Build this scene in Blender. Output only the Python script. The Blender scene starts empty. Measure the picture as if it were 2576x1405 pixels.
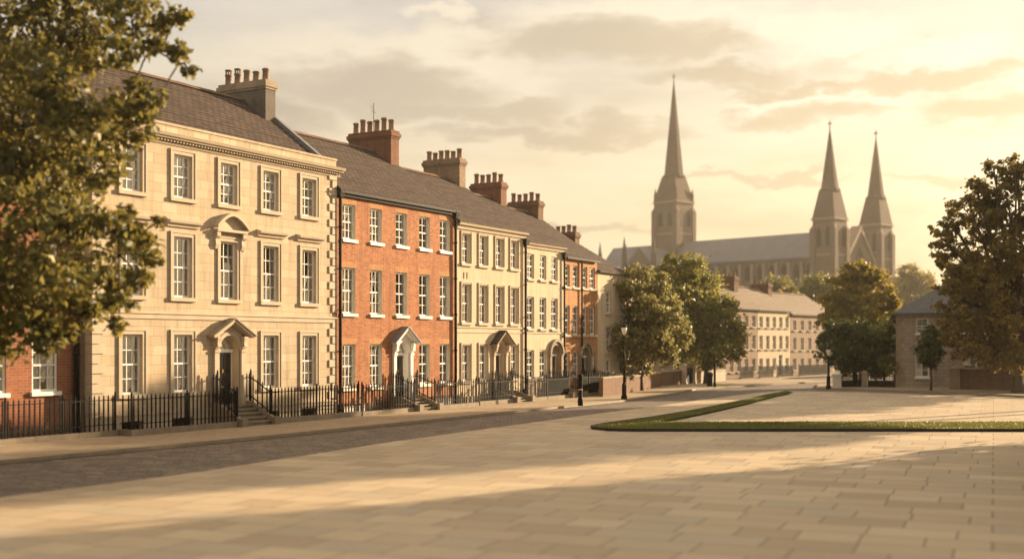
import bpy, math, random
import numpy as np
from mathutils import Vector, Matrix
R = math.radians
random.seed(7)
SC = bpy.context.scene
COL = SC.collection

# ------------------------------------------------------------------ survey numbers
F, HZ, CX, CAMH = 3000.0, 862.0, 1288.0, 3.9        # focal length, horizon row, centre column, eye height
def at(px, py, Y):
    return Vector(((px - CX) * Y / F, Y, CAMH + (HZ - py) * Y / F))
def ground_at(px, py, z=0.0):
    Y = F * (CAMH - z) / (py - HZ)
    return Vector(((px - CX) * Y / F, Y, z))
SUN_AZ, SUN_EL = 53.0, 13.5
sun_dir = Vector((math.sin(R(SUN_AZ)) * math.cos(R(SUN_EL)), math.cos(R(SUN_AZ)) * math.cos(R(SUN_EL)), math.sin(R(SUN_EL))))

# ------------------------------------------------------------------ object helpers
def tag(o, label=None, cat=None, group=None, kind=None):
    if label: o['label'] = label
    if cat: o['category'] = cat
    if group: o['group'] = group
    if kind: o['kind'] = kind
    return o
def empty(name, loc=(0, 0, 0), rz=0.0):
    o = bpy.data.objects.new(name, None); COL.objects.link(o)
    o.location = loc; o.rotation_euler = (0, 0, rz); o.empty_display_size = .3
    return o
def link(name, data, parent=None, loc=(0, 0, 0), rz=0.0):
    o = bpy.data.objects.new(name, data); COL.objects.link(o)
    o.location = loc; o.rotation_euler = (0, 0, rz)
    if parent: o.parent = parent
    return o
def copy_tree(o, parent=None):
    c = o.copy(); COL.objects.link(c); c.parent = parent
    for ch in list(o.children): copy_tree(ch, c)
    return c

class MB:
    def __init__(s): s.v = []; s.f = []; s.m = []; s.smooth = []
    def quad(s, a, b, c, d, mi=0):
        n = len(s.v); s.v += [tuple(a), tuple(b), tuple(c), tuple(d)]; s.f.append((n, n+1, n+2, n+3)); s.m.append(mi); s.smooth.append(False)
    def poly(s, pts, mi=0):
        n = len(s.v); s.v += [tuple(p) for p in pts]; s.f.append(tuple(range(n, n+len(pts)))); s.m.append(mi); s.smooth.append(False)
    def hexa(s, p, mi=0):        # 8 corners: bottom 0-3 ccw, top 4-7
        n = len(s.v); s.v += [tuple(q) for q in p]
        for f in ((3,2,1,0),(4,5,6,7),(0,1,5,4),(1,2,6,5),(2,3,7,6),(3,0,4,7)):
            s.f.append(tuple(n+i for i in f)); s.m.append(mi); s.smooth.append(False)
    def box(s, x0, x1, y0, y1, z0, z1, mi=0):
        s.hexa([(x0,y0,z0),(x1,y0,z0),(x1,y1,z0),(x0,y1,z0),(x0,y0,z1),(x1,y0,z1),(x1,y1,z1),(x0,y1,z1)], mi)
    def prism(s, prof, axis, a0, a1, mi=0):     # closed profile of 2D points extruded along an axis
        def P(p, a): return {'x': (a, p[0], p[1]), 'y': (p[0], a, p[1]), 'z': (p[0], p[1], a)}[axis]
        n = len(s.v); k = len(prof)
        s.v += [P(p, a0) for p in prof] + [P(p, a1) for p in prof]
        s.f.append(tuple(n+i for i in range(k))); s.f.append(tuple(n+k+i for i in reversed(range(k))))
        for i in range(k):
            j = (i+1) % k; s.f.append((n+i, n+k+i, n+k+j, n+j))
        s.m += [mi]*(k+2); s.smooth += [False]*(k+2)
    def lathe(s, prof, cx=0, cy=0, n=10, mi=0, smooth=True):   # prof: (r, z)
        b = len(s.v)
        for r, z in prof:
            for i in range(n):
                t = 2*math.pi*(i+.5)/n; s.v.append((cx+r*math.cos(t), cy+r*math.sin(t), z))
        for k in range(len(prof)-1):
            for i in range(n):
                j = (i+1) % n
                s.f.append((b+k*n+i, b+k*n+j, b+(k+1)*n+j, b+(k+1)*n+i)); s.m.append(mi); s.smooth.append(smooth)
        s.f.append(tuple(b+i for i in reversed(range(n)))); s.m.append(mi); s.smooth.append(False)
        e = b+(len(prof)-1)*n
        s.f.append(tuple(e+i for i in range(n))); s.m.append(mi); s.smooth.append(False)
    def tube(s, pts, rad, n=6, mi=0):
        pts = [Vector(p) for p in pts]; b = len(s.v)
        if not hasattr(rad, '__len__'): rad = [rad]*len(pts)
        for k, p in enumerate(pts):
            d = (pts[min(k+1, len(pts)-1)] - pts[max(k-1, 0)]).normalized()
            u = d.cross(Vector((.31, .17, .93))); 
            if u.length < 1e-3: u = d.cross(Vector((1, 0, 0)))
            u.normalize(); w = d.cross(u)
            for i in range(n):
                t = 2*math.pi*i/n; s.v.append(tuple(p + (u*math.cos(t) + w*math.sin(t))*rad[k]))
        for k in range(len(pts)-1):
            for i in range(n):
                j = (i+1) % n
                s.f.append((b+k*n+i, b+k*n+j, b+(k+1)*n+j, b+(k+1)*n+i)); s.m.append(mi); s.smooth.append(True)
        s.f.append(tuple(b+i for i in reversed(range(n)))); s.m.append(mi); s.smooth.append(False)
        e = b+(len(pts)-1)*n
        s.f.append(tuple(e+i for i in range(n))); s.m.append(mi); s.smooth.append(False)
    def mesh(s, name, mats):
        me = bpy.data.meshes.new(name); me.from_pydata(s.v, [], s.f)
        for m in (mats if isinstance(mats, (list, tuple)) else [mats]): me.materials.append(m)
        me.polygons.foreach_set('material_index', s.m); me.polygons.foreach_set('use_smooth', s.smooth)
        me.update(); return me
    def build(s, name, mats, parent=None, loc=(0, 0, 0), rz=0.0):
        return link(name, s.mesh(name, mats), parent, loc, rz)

# ------------------------------------------------------------------ materials
class NT:
    def __init__(s, tree): s.t = tree
    def n(s, kind, **kw):
        o = s.t.nodes.new(kind)
        for k, v in kw.items():
            if k in o.inputs: s.set(o.inputs[k], v)
            else: setattr(o, k, v)
        return o
    def set(s, sock, v):
        if hasattr(v, 'is_linked') or isinstance(v, bpy.types.NodeSocket): s.t.links.new(v, sock)
        else: sock.default_value = v
    def m(s, op, a, b=None, c=None, clamp=False):
        o = s.t.nodes.new('ShaderNodeMath'); o.operation = op; o.use_clamp = clamp
        for i, v in enumerate((a, b, c)):
            if v is not None: s.set(o.inputs[i], v)
        return o.outputs[0]
    def mix(s, fac, a, b, blend='MIX'):
        o = s.t.nodes.new('ShaderNodeMix'); o.data_type = 'RGBA'; o.blend_type = blend
        s.set(o.inputs[0], fac)
        for i, v in ((6, a), (7, b)):
            if isinstance(v, tuple) and len(v) == 3: v = v + (1,)
            s.set(o.inputs[i], v)
        return o.outputs[2]
    def noise(s, vec, scale, detail=4, rough=.55):
        o = s.t.nodes.new('ShaderNodeTexNoise'); s.set(o.inputs['Vector'], vec)
        o.inputs['Scale'].default_value = scale; o.inputs['Detail'].default_value = detail; o.inputs['Roughness'].default_value = rough
        return o.outputs['Fac']
    def ramp(s, fac, lo, hi):
        o = s.t.nodes.new('ShaderNodeMapRange'); s.set(o.inputs[0], fac); o.inputs[1].default_value = lo; o.inputs[2].default_value = hi
        o.clamp = True; return o.outputs[0]
    def xyz(s, x, y, z):
        o = s.t.nodes.new('ShaderNodeCombineXYZ')
        for i, v in enumerate((x, y, z)): s.set(o.inputs[i], v)
        return o.outputs[0]
    def sep(s, v):
        o = s.t.nodes.new('ShaderNodeSeparateXYZ'); s.set(o.inputs[0], v); return o.outputs
def new_mat(name):
    m = bpy.data.materials.new(name); m.use_nodes = True
    nt = NT(m.node_tree); b = m.node_tree.nodes['Principled BSDF']
    return m, nt, b
def bump(nt, b, height, strength=.4, dist=.02):
    o = nt.n('ShaderNodeBump'); o.inputs['Strength'].default_value = strength; o.inputs['Distance'].default_value = dist
    nt.set(o.inputs['Height'], height); nt.set(b.inputs['Normal'], o.outputs[0])
def courses(name, c1, c2, mortar, bw, rh, ms, rough=.85, blotch=.25, plane='wall', strength=.5, dist=.015, pitch=1.0,
            fleck=.12, third=None, mvar=0, wob=0, spec=.2):
    """laid courses: brick, ashlar, slates, paving"""
    m, nt, b = new_mat(name)
    co = nt.n('ShaderNodeTexCoord').outputs['Object']
    x, y, z = nt.sep(co)
    if plane == 'wall': uv = nt.xyz(nt.m('ADD', x, y), z, 0.0)
    elif plane == 'roof': uv = nt.xyz(x, nt.m('MULTIPLY', z, pitch), 0.0)
    else: uv = nt.xyz(x, y, 0.0)
    if wob:
        wv = nt.n('ShaderNodeTexNoise'); nt.set(wv.inputs['Vector'], uv); wv.inputs['Scale'].default_value = .9
        o = nt.n('ShaderNodeVectorMath', operation='MULTIPLY_ADD'); nt.set(o.inputs[0], wv.outputs['Color'])
        o.inputs[1].default_value = (wob, wob, 0); nt.set(o.inputs[2], uv); uv = o.outputs[0]
    br = nt.n('ShaderNodeTexBrick'); nt.set(br.inputs['Vector'], uv)
    for k, v in (('Color1', c1), ('Color2', c2), ('Mortar', mortar)): br.inputs[k].default_value = tuple(v) + (1,)
    br.inputs['Scale'].default_value = 1; br.inputs['Brick Width'].default_value = bw; br.inputs['Row Height'].default_value = rh
    br.inputs['Mortar Size'].default_value = ms; br.inputs['Mortar Smooth'].default_value = .3; br.inputs['Bias'].default_value = 0
    br.offset = .5; br.offset_frequency = 2; br.squash = 1.0
    if plane == 'floor': br.squash = .7; br.squash_frequency = 3; br.offset = .38
    col = br.outputs['Color']
    if third:
        br2 = nt.n('ShaderNodeTexBrick'); nt.set(br2.inputs['Vector'], uv)
        br2.inputs['Color1'].default_value = (0, 0, 0, 1); br2.inputs['Color2'].default_value = (1, 1, 1, 1); br2.inputs['Mortar'].default_value = (0, 0, 0, 1)
        for k in ('Scale', 'Brick Width', 'Row Height', 'Mortar Size', 'Bias'): br2.inputs[k].default_value = br.inputs[k].default_value
        br2.offset = br.offset; br2.offset_frequency = 2; br2.squash = br.squash; br2.squash_frequency = br.squash_frequency
        br2.inputs['Scale'].default_value = 1
        nz = nt.n('ShaderNodeTexWhiteNoise', noise_dimensions='1D'); nt.set(nz.inputs['W'], nt.m('MULTIPLY', br2.outputs['Color'], 91.7))
        col = nt.mix(nt.m('MULTIPLY', nt.m('GREATER_THAN', nz.outputs['Value'], .78), nt.m('SUBTRACT', 1.0, br.outputs['Fac'])), col, third)
    big = nt.noise(co, .45, 5); fine = nt.noise(co, 9.0, 5, .7)
    col = nt.mix(nt.m('MULTIPLY', nt.ramp(big, .35, .75), blotch), col, tuple(c*.55 for c in c1), 'MIX')
    col = nt.mix(fleck*2, col, nt.mix(fine, (.25, .25, .25), (.75, .75, .75)), 'OVERLAY')
    if plane == 'wall':
        st_ = nt.noise(nt.xyz(nt.m('MULTIPLY', nt.m('ADD', x, y), 2.6), nt.m('MULTIPLY', z, .22), 0.0), 1.0, 5, .6)
        col = nt.mix(nt.m('MULTIPLY', nt.ramp(st_, .48, .78), .65), col, tuple(c*.5 for c in c2))
    nt.set(b.inputs['Base Color'], col); b.inputs['Roughness'].default_value = rough
    b.inputs['Specular IOR Level'].default_value = spec
    h = nt.m('ADD', nt.m('MULTIPLY', br.outputs['Fac'], -1.0), nt.m('MULTIPLY', fine, .5))
    bump(nt, b, h, strength, dist)
    return m
def plain(name, c, rough=.6, var=.25, scale=3.0, metal=0.0, spec=.4, bumpd=.004, c2=None):
    m, nt, b = new_mat(name)
    co = nt.n('ShaderNodeTexCoord').outputs['Object']
    n1 = nt.noise(co, scale, 6, .65)
    nt.set(b.inputs['Base Color'], nt.mix(nt.m('MULTIPLY', nt.ramp(n1, .3, .75), 1.0), tuple(c), c2 or tuple(v*(1-var) for v in c)))
    b.inputs['Roughness'].default_value = rough; b.inputs['Metallic'].default_value = metal; b.inputs['Specular IOR Level'].default_value = spec
    bump(nt, b, nt.noise(co, scale*6, 5, .7), .5, bumpd)
    return m
def leafmat(name, dark, mid, light, trans=.4):
    m, nt, b = new_mat(name)
    g = nt.n('ShaderNodeNewGeometry'); co = nt.n('ShaderNodeTexCoord').outputs['Object']
    r = g.outputs['Random Per Island']
    n1 = nt.ramp(nt.noise(co, .6, 3), .3, .7)
    t = nt.m('ADD', nt.m('MULTIPLY', r, .65), nt.m('MULTIPLY', n1, .35))
    col = nt.mix(nt.ramp(t, .1, .5), dark, mid)
    col = nt.mix(nt.ramp(t, .6, .95), col, light)
    nt.set(b.inputs['Base Color'], col); b.inputs['Roughness'].default_value = .5; b.inputs['Specular IOR Level'].default_value = .3
    tr = nt.n('ShaderNodeBsdfTranslucent'); nt.set(tr.inputs['Color'], nt.mix(.6, col, light))
    mx = nt.n('ShaderNodeMixShader'); mx.inputs[0].default_value = trans
    out = m.node_tree.nodes['Material Output']
    m.node_tree.links.new(b.outputs[0], mx.inputs[1]); m.node_tree.links.new(tr.outputs[0], mx.inputs[2]); m.node_tree.links.new(mx.outputs[0], out.inputs[0])
    return m
def glassmat(name, tint=(.9, .92, .95)):
    m, nt, b = new_mat(name)
    co = nt.n('ShaderNodeTexCoord').outputs['Object']
    gl = nt.n('ShaderNodeBsdfGlossy'); gl.inputs['Roughness'].default_value = .03; gl.inputs['Color'].default_value = (1, 1, 1, 1)
    tp = nt.n('ShaderNodeBsdfTransparent'); tp.inputs['Color'].default_value = tint + (1,)
    bp = nt.n('ShaderNodeBump'); bp.inputs['Strength'].default_value = .25; bp.inputs['Distance'].default_value = .01
    nt.set(bp.inputs['Height'], nt.noise(co, 2.2, 2)); nt.set(gl.inputs['Normal'], bp.outputs[0])
    fr = nt.n('ShaderNodeFresnel'); fr.inputs['IOR'].default_value = 1.6
    mx = nt.n('ShaderNodeMixShader'); nt.set(mx.inputs[0], nt.m('ADD', nt.m('MULTIPLY', fr.outputs[0], 1.3), .15, clamp=True))
    L = m.node_tree.links; L.new(tp.outputs[0], mx.inputs[1]); L.new(gl.outputs[0], mx.inputs[2]); L.new(mx.outputs[0], m.node_tree.nodes['Material Output'].inputs[0])
    return m

M = {}
M['ashlar'] = courses('pale ashlar', (.56, .455, .325), (.445, .35, .24), (.30, .235, .16), .95, .42, .010, blotch=.18, strength=.4, fleck=.12, third=(.51, .39, .26))
M['trim'] = plain('dressed stone', (.52, .43, .315), .8, .22, 1.2, c2=(.40, .325, .235))
M['trim_dark'] = plain('weathered stone', (.36, .28, .19), .85, .4, 1.5, c2=(.20, .155, .105))
M['brick'] = courses('orange brick', (.47, .168, .060), (.33, .108, .042), (.40, .27, .17), .30, .112, .017, blotch=.40, strength=.6, fleck=.32, third=(.27, .09, .038))
M['brick_red'] = courses('dark red brick', (.36, .125, .055), (.25, .08, .04), (.32, .22, .15), .34, .118, .016, blotch=.3, strength=.6, fleck=.25)
M['brick_amber'] = courses('amber brick', (.50, .24, .095), (.41, .185, .07), (.42, .27, .16), .34, .118, .014, blotch=.25, strength=.5, fleck=.2)
M['brick_brown'] = courses('brown stock brick', (.20, .105, .06), (.13, .07, .042), (.20, .14, .09), .34, .118, .016, blotch=.4, strength=.6, fleck=.25)
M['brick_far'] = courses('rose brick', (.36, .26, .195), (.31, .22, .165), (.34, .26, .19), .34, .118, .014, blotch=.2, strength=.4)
M['stucco'] = courses('cream lined stucco', (.585, .475, .335), (.545, .44, .305), (.45, .36, .25), 1.1, .5, .006, blotch=.20, strength=.2, fleck=.08)
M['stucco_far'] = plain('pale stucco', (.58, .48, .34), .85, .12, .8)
M['render_stack'] = plain('grey rendered stack', (.17, .145, .12), .9, .5, 1.1, c2=(.075, .062, .050), bumpd=.01)
M['stack_red'] = courses('red brick stack', (.25, .105, .055), (.17, .07, .04), (.20, .13, .085), .34, .118, .014, blotch=.4, strength=.5, fleck=.25)
M['stack_tan'] = courses('tan brick stack', (.33, .23, .145), (.25, .17, .11), (.26, .19, .13), .34, .118, .014, blotch=.45)
M['slate'] = courses('roof slates', (.120, .086, .068), (.078, .057, .049), (.028, .021, .018), .46, .26, .034, rough=.8, blotch=.35, plane='roof', strength=.9, dist=.03, pitch=1.4, fleck=.25, third=(.12, .088, .068), spec=.08)
M['slate_grey'] = courses('grey roof slates', (.15, .14, .145), (.12, .115, .118), (.07, .068, .068), .5, .3, .02, rough=.6, blotch=.3, plane='roof', strength=.6, pitch=1.3)
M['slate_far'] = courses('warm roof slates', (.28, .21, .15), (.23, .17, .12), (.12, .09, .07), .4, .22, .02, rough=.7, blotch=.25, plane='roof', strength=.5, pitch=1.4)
M['lead'] = plain('lead flashing', (.20, .20, .21), .5, .35, 3.0)
M['white'] = plain('white paint', (.84, .81, .75), .6, .10, 4.0, spec=.25)
M['offwhite'] = plain('cream paint', (.66, .60, .49), .5, .15, 4.0)
M['iron'] = plain('black painted iron', (.007, .0065, .006), .65, .4, 6.0, spec=.12)
M['door_black'] = plain('black gloss door', (.010, .012, .011), .16, .3, 2.0, spec=.6, bumpd=.001)
M['door_brown'] = plain('brown painted door', (.05, .03, .02), .3, .3, 2.0)
M['brass'] = plain('brass', (.7, .5, .2), .25, .2, 5.0, metal=1.0)
M['pot'] = plain('clay pot', (.34, .22, .14), .85, .45, 4.0, c2=(.15, .10, .07))
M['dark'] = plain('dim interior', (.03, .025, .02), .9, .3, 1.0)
M['curtain'] = plain('linen curtain', (.50, .45, .37), .9, .15, 6.0)
M['blind'] = plain('roller blind', (.84, .77, .62), .85, .08, 2.0)
M['glass'] = glassmat('window glass')
M['lampglass'] = plain('frosted lamp glass', (.80, .76, .66), .25, .06, 5.0, spec=.5)
M['step'] = plain('worn step stone', (.27, .215, .15), .8, .35, 2.2, c2=(.17, .135, .095))
M['plinthstone'] = plain('granite plinth', (.28, .225, .16), .85, .4, 2.6, c2=(.16, .13, .095), bumpd=.01)
M['bark'] = plain('bark', (.085, .06, .04), .95, .5, 5.0, bumpd=.03)
M['leaf_near'] = leafmat('plane leaves', (.028, .038, .010), (.092, .100, .022), (.46, .36, .09), .36)
M['leaf_olive'] = leafmat('olive leaves', (.085, .092, .030), (.20, .19, .065), (.42, .35, .12), .40)
M['leaf_green'] = leafmat('deep green leaves', (.045, .066, .020), (.135, .155, .038), (.44, .38, .09), .40)
M['leaf_gold'] = leafmat('golden leaves', (.060, .056, .014), (.175, .150, .028), (.48, .36, .07), .42)
M['leaf_dark'] = leafmat('dark green leaves', (.022, .038, .012), (.052, .074, .021), (.15, .16, .04), .34)
M['leaf_brown'] = leafmat('bronze leaves', (.050, .045, .014), (.150, .120, .032), (.38, .27, .07), .40)
M['cath'] = courses('cathedral limestone', (.19, .142, .108), (.16, .12, .09), (.11, .083, .064), 1.2, .5, .02, blotch=.3, strength=.3)
M['cath_trim'] = plain('cathedral trim stone', (.34, .265, .195), .9, .25, .5)
M['cath_spire'] = plain('cathedral spire stone', (.115, .080, .060), .9, .3, .4)
M['cath_roof'] = plain('cathedral lead roof', (.185, .18, .195), .8, .2, .4)
M['louvre'] = plain('dark louvres', (.02, .015, .012), .8, .2, 1.0)

# ------------------------------------------------------------------ a street line on which houses stand
class Street:
    def __init__(s, ox, oy, az):
        s.o = Vector((ox, oy)); s.d = Vector((math.sin(az), math.cos(az))); s.rz = math.pi/2 - az
        s.nb = Vector((-s.d.y, s.d.x))                       # away from the road (local +y)
    def back(s, off): 
        t = Street.__new__(Street); t.o = s.o + s.nb*off; t.d = s.d; t.rz = s.rz; t.nb = s.nb; return t
    def s(s, px):
        u = (px - CX)/F; return (u*s.o.y - s.o.x)/(s.d.x - u*s.d.y)
    def Y(s, px): return s.o.y + s.s(px)*s.d.y
    def z(s, px, py): return CAMH + (HZ - py)*s.Y(px)/F
    def P(s, q, off=0, z=0):
        p = s.o + s.d*q + s.nb*off; return Vector((p.x, p.y, z))
TH = math.atan(1699/3000)
MAIN = Street(-45.1, 0, TH)

# ------------------------------------------------------------------ windows (shared meshes)
_cache = {}
def win_meshes(w, h, rev, cols, rows, style, frame='white'):
    key = (round(w, 2), round(h, 2), round(rev, 2), cols, rows, style, frame)
    if key in _cache: return _cache[key]
    rnd = random.Random(hash(key[:5]) & 0xffff)
    y0 = rev - .06
    f = MB(); j = .095
    f.box(-w/2, -w/2+j, y0, y0+.12, 0, h); f.box(w/2-j, w/2, y0, y0+.12, 0, h)
    f.box(-w/2+j, w/2-j, y0+.003, y0+.12, 0, .11); f.box(-w/2+j, w/2-j, y0+.003, y0+.12, h-j, h)
    f.box(-w/2+j, w/2-j, y0-.012, y0+.10, h/2-.035, h/2+.035)
    iw = w - 2*j
    for c in range(1, cols):
        x = -w/2 + j + iw*c/cols
        f.box(x-.017, x+.017, y0+.01, y0+.08, .11, h/2-.035); f.box(x-.017, x+.017, y0+.03, y0+.08, h/2+.035, h-j)
    hr = rows//2
    for half in (0, 1):
        a, b = ((.11, h/2-.035), (h/2+.035, h-j))[half]
        for r in range(1, hr):
            z = a + (b-a)*r/hr; f.box(-w/2+j, w/2-j, y0+.014, y0+.076, z-.017, z+.017)
    g = MB()
    for half in (0, 1):
        a, b = ((.11, h/2-.035), (h/2+.035, h-j))[half]
        for c in range(cols):
            for r in range(hr):
                xa, xb = -w/2+j+iw*c/cols, -w/2+j+iw*(c+1)/cols; za, zb = a+(b-a)*r/hr, a+(b-a)*(r+1)/hr
                t = [rnd.uniform(-.006, .006) for _ in range(4)]; yy = y0+.055
                g.quad((xa, yy+t[0], za), (xb, yy+t[1], za), (xb, yy+t[2], zb), (xa, yy+t[3], zb))
    res = {'frame': f.mesh('window', M[frame]), 'pane': g.mesh('pane', M['glass'])}
    c = MB(); yc = y0+.16
    def drape(xa, xb, za, zb, amp, k):
        n = max(8, int((xb-xa)*28)); last = None
        for i in range(n+1):
            x = xa+(xb-xa)*i/n; y = yc + amp*math.sin(k*i*1.9)+amp*.5*math.sin(i*.83)
            if last: c.quad((last[0], last[1], za), (x, y, za), (x, y, zb), (last[0], last[1], zb))
            last = (x, y)
    if style == 'drape':
        drape(-w/2+.02, -w*.08, .1, h-.05, .028, 1); drape(w*.06, w/2-.02, .1, h-.05, .028, 1)
    elif style == 'net': drape(-w/2+.02, w/2-.02, .08, h*.97, .02, 1)
    elif style == 'blind': c.box(-w/2+.04, w/2-.04, yc-.075, yc-.07, .12, h-.05)
    elif style == 'side': drape(-w/2+.02, -w*.2, .1, h-.05, .028, 1); drape(w*.22, w/2-.02, .1, h-.05, .028, 1)
    res['curtain'] = c.mesh('curtain', M['blind' if style == 'blind' else 'curtain']) if c.v else None
    _cache[key] = res
    return res
def simple_mesh(key, fn):
    if key not in _cache: _cache[key] = fn()
    return _cache[key]
def add_window(house, xc, zb, w, h, rev, cols, rows, style, sill='trim', surround=None, sill_h=.14, frame='white', out=.10, simple=False):
    ms = win_meshes(w, h, rev, cols, rows, style, frame)
    win = link('window', ms['frame'], house, (xc, 0, zb))
    link('pane', ms['pane'], win)
    if ms['curtain']: link('curtain', ms['curtain'], win)
    ex = .10 if not surround else surround + .06
    def mk_sill():
        b = MB(); b.box(-w/2-ex, w/2+ex, -out-.04, rev-.035, -sill_h, .012); return b.mesh('sill', M[sill])
    if sill: link('sill', simple_mesh(('sill', round(w, 2), ex, sill, sill_h, rev, out), mk_sill), win)
    if surround:
        def mk_sur():
            b = MB(); a = surround
            b.box(-w/2-a, -w/2, -.045, .01, .012, h+a); b.box(w/2, w/2+a, -.045, .01, .012, h+a); b.box(-w/2, w/2, -.043, .01, h, h+a)
            b.box(-w/2-a-.02, -w/2-a+.05, -.08, -.002, .012, h+a+.02); b.box(w/2+a-.05, w/2+a+.02, -.08, -.002, .012, h+a+.02)
            b.box(-w/2-a+.05, w/2+a-.05, -.078, -.002, h+a-.05, h+a+.018)
            return b.mesh('surround', M['trim'])
        link('surround', simple_mesh(('sur', round(w, 2), round(h, 2), surround), mk_sur), win)
    return win

def build_wall(house, W, z0, z1, D, ops, mat, ridge=None, name='wall', rmat=None):
    """ops: (x0,x1,za,zb,reveal). one shell with true openings, gables up to the ridge"""
    b = MB(); e = 1e-5
    xs = sorted({0, W} | {round(o[i], 4) for o in ops for i in (0, 1)}); zs = sorted({z0, z1} | {round(o[i], 4) for o in ops for i in (2, 3)})
    for i in range(len(xs)-1):
        for k in range(len(zs)-1):
            cx, cz = (xs[i]+xs[i+1])/2, (zs[k]+zs[k+1])/2
            if any(o[0] < cx < o[1] and o[2] < cz < o[3] for o in ops): continue
            b.quad((xs[i], 0, zs[k]), (xs[i+1], 0, zs[k]), (xs[i+1], 0, zs[k+1]), (xs[i], 0, zs[k+1]))
    for x0, x1, za, zb, r in ops:
        ri = 2 if rmat else 0
        b.quad((x0, 0, za), (x0, 0, zb), (x0, r, zb), (x0, r, za), ri); b.quad((x1, 0, za), (x1, r, za), (x1, r, zb), (x1, 0, zb), ri)
        b.quad((x0, 0, zb), (x1, 0, zb), (x1, r, zb), (x0, r, zb), ri); b.quad((x0, 0, za), (x0, r, za), (x1, r, za), (x1, 0, za), ri)
    zt = ridge if ridge else z1
    for x in (0, W):
        pts = [(x, 0, z0), (x, D, z0), (x, D, z1)] + ([(x, D/2, ridge)] if ridge else []) + [(x, 0, z1)]
        b.poly(pts if x else pts[::-1])
    b.quad((0, D, z0), (0, D, z1), (W, D, z1), (W, D, z0))
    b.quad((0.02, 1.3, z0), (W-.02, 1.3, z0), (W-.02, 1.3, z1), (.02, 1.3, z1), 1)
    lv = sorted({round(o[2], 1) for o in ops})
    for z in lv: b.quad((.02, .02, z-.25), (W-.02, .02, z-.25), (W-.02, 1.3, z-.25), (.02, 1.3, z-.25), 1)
    return b.build(name, [mat, M['dark']] + ([M[rmat]] if rmat else []), house)

def build_roof(house, W, ye, ze, D, zr, mat='slate', hip=False, x0=0.0, x1=None, yr=None):
    x1 = W if x1 is None else x1; yr = D/2 if yr is None else yr
    b = MB(); t = .10; yb = D - ye
    nrm = math.hypot(yr-ye, zr-ze)
    # slates laid in slightly overlapping steps so the slope has a real texture
    n = max(6, int(nrm/.42))
    for i in range(n):
        a, c = i/n, (i+1)/n
        ya, za, yc, zc = ye+(yr-ye)*a, ze+(zr-ze)*a, ye+(yr-ye)*c, ze+(zr-ze)*c
        b.hexa([(x0, ya, za), (x1, ya, za), (x1, yc, zc-.02), (x0, yc, zc-.02), (x0, ya, za+t), (x1, ya, za+t), (x1, yc, zc+t-.035), (x0, yc, zc+t-.035)])
    b.hexa([(x0, yr, zr), (x1, yr, zr), (x1, yb, ze), (x0, yb, ze), (x0, yr, zr+t), (x1, yr, zr+t), (x1, yb, ze+t), (x0, yb, ze+t)])
    r = b.build('roof', M[mat], house)
    k = MB(); q = int((x1-x0)/.45)
    for i in range(q):
        xa = x0+(x1-x0)*i/q; xb = x0+(x1-x0)*(i+1)/q-.012
        k.prism([(yr-.17, zr+t-.06), (yr, zr+t+.04), (yr+.17, zr+t-.06), (yr, zr+t+.10+random.uniform(0, .015))], 'x', xa, xb)
    k.build('ridge_tiles', M['brick_brown' if mat != 'slate_grey' else 'lead'], r)
    return r

_pot = {}
def add_chimney(house, xc, thick, ya, yb, z0, z1, mat, pots, pot_h=.8, crown=0, antenna=False, capmat=None):
    b = MB(); cm = capmat or mat
    b.box(xc-thick/2, xc+thick/2, ya, yb, z0, z1-.5)
    b.box(xc-thick/2-.05, xc+thick/2+.05, ya-.05, yb+.05, z1-.5, z1-.38, 1)
    b.box(xc-thick/2-.11, xc+thick/2+.11, ya-.11, yb+.11, z1-.38, z1-.16, 1)
    b.box(xc-thick/2-.03, xc+thick/2+.03, ya-.03, yb+.03, z1-.16, z1, 1)
    ch = b.build('chimney', [M[mat], M[cm]], house)
    fl = MB(); fl.box(xc-thick/2-.03, xc+thick/2+.03, ya-.04, ya+.02, z0+.02, z0+1.0); 
    for i in range(pots):
        y = ya + (yb-ya)*(i+.5)/pots; p = MB(); ph = pot_h*(1+.12*math.sin(i*2.3+xc))
        p.lathe([(.21, z1-.02), (.22, z1+.06), (.19, z1+.10), (.17, z1+ph*.8), (.21, z1+ph*.84), (.21, z1+ph*.94), (.18, z1+ph), (.14, z1+ph), (.14, z1+ph-.15)], xc, y, 12)
        if i >= pots-crown:
            for k in range(8):
                t = k*math.pi/4; p.box(xc+.15*math.cos(t)-.02, xc+.15*math.cos(t)+.02, y+.15*math.sin(t)-.02, y+.15*math.sin(t)+.02, z1+ph, z1+ph+.20)
            p.lathe([(.20, z1+ph+.20), (.20, z1+ph+.25), (.05, z1+ph+.29)], xc, y, 10)
        p.build('chimney_pot', M['pot'], ch)
    if antenna:
        a = MB(); y = (ya+yb)/2
        a.tube([(xc, y, z1), (xc, y, z1+1.9)], .02, 5)
        for k, l in enumerate((.5, .42, .34, .28)): a.tube([(xc-l/2, y+.05*k, z1+1.3+.14*k), (xc+l/2, y+.05*k, z1+1.3+.14*k)], .012, 4)
        a.build('aerial', M['iron'], ch)
    return ch
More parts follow.
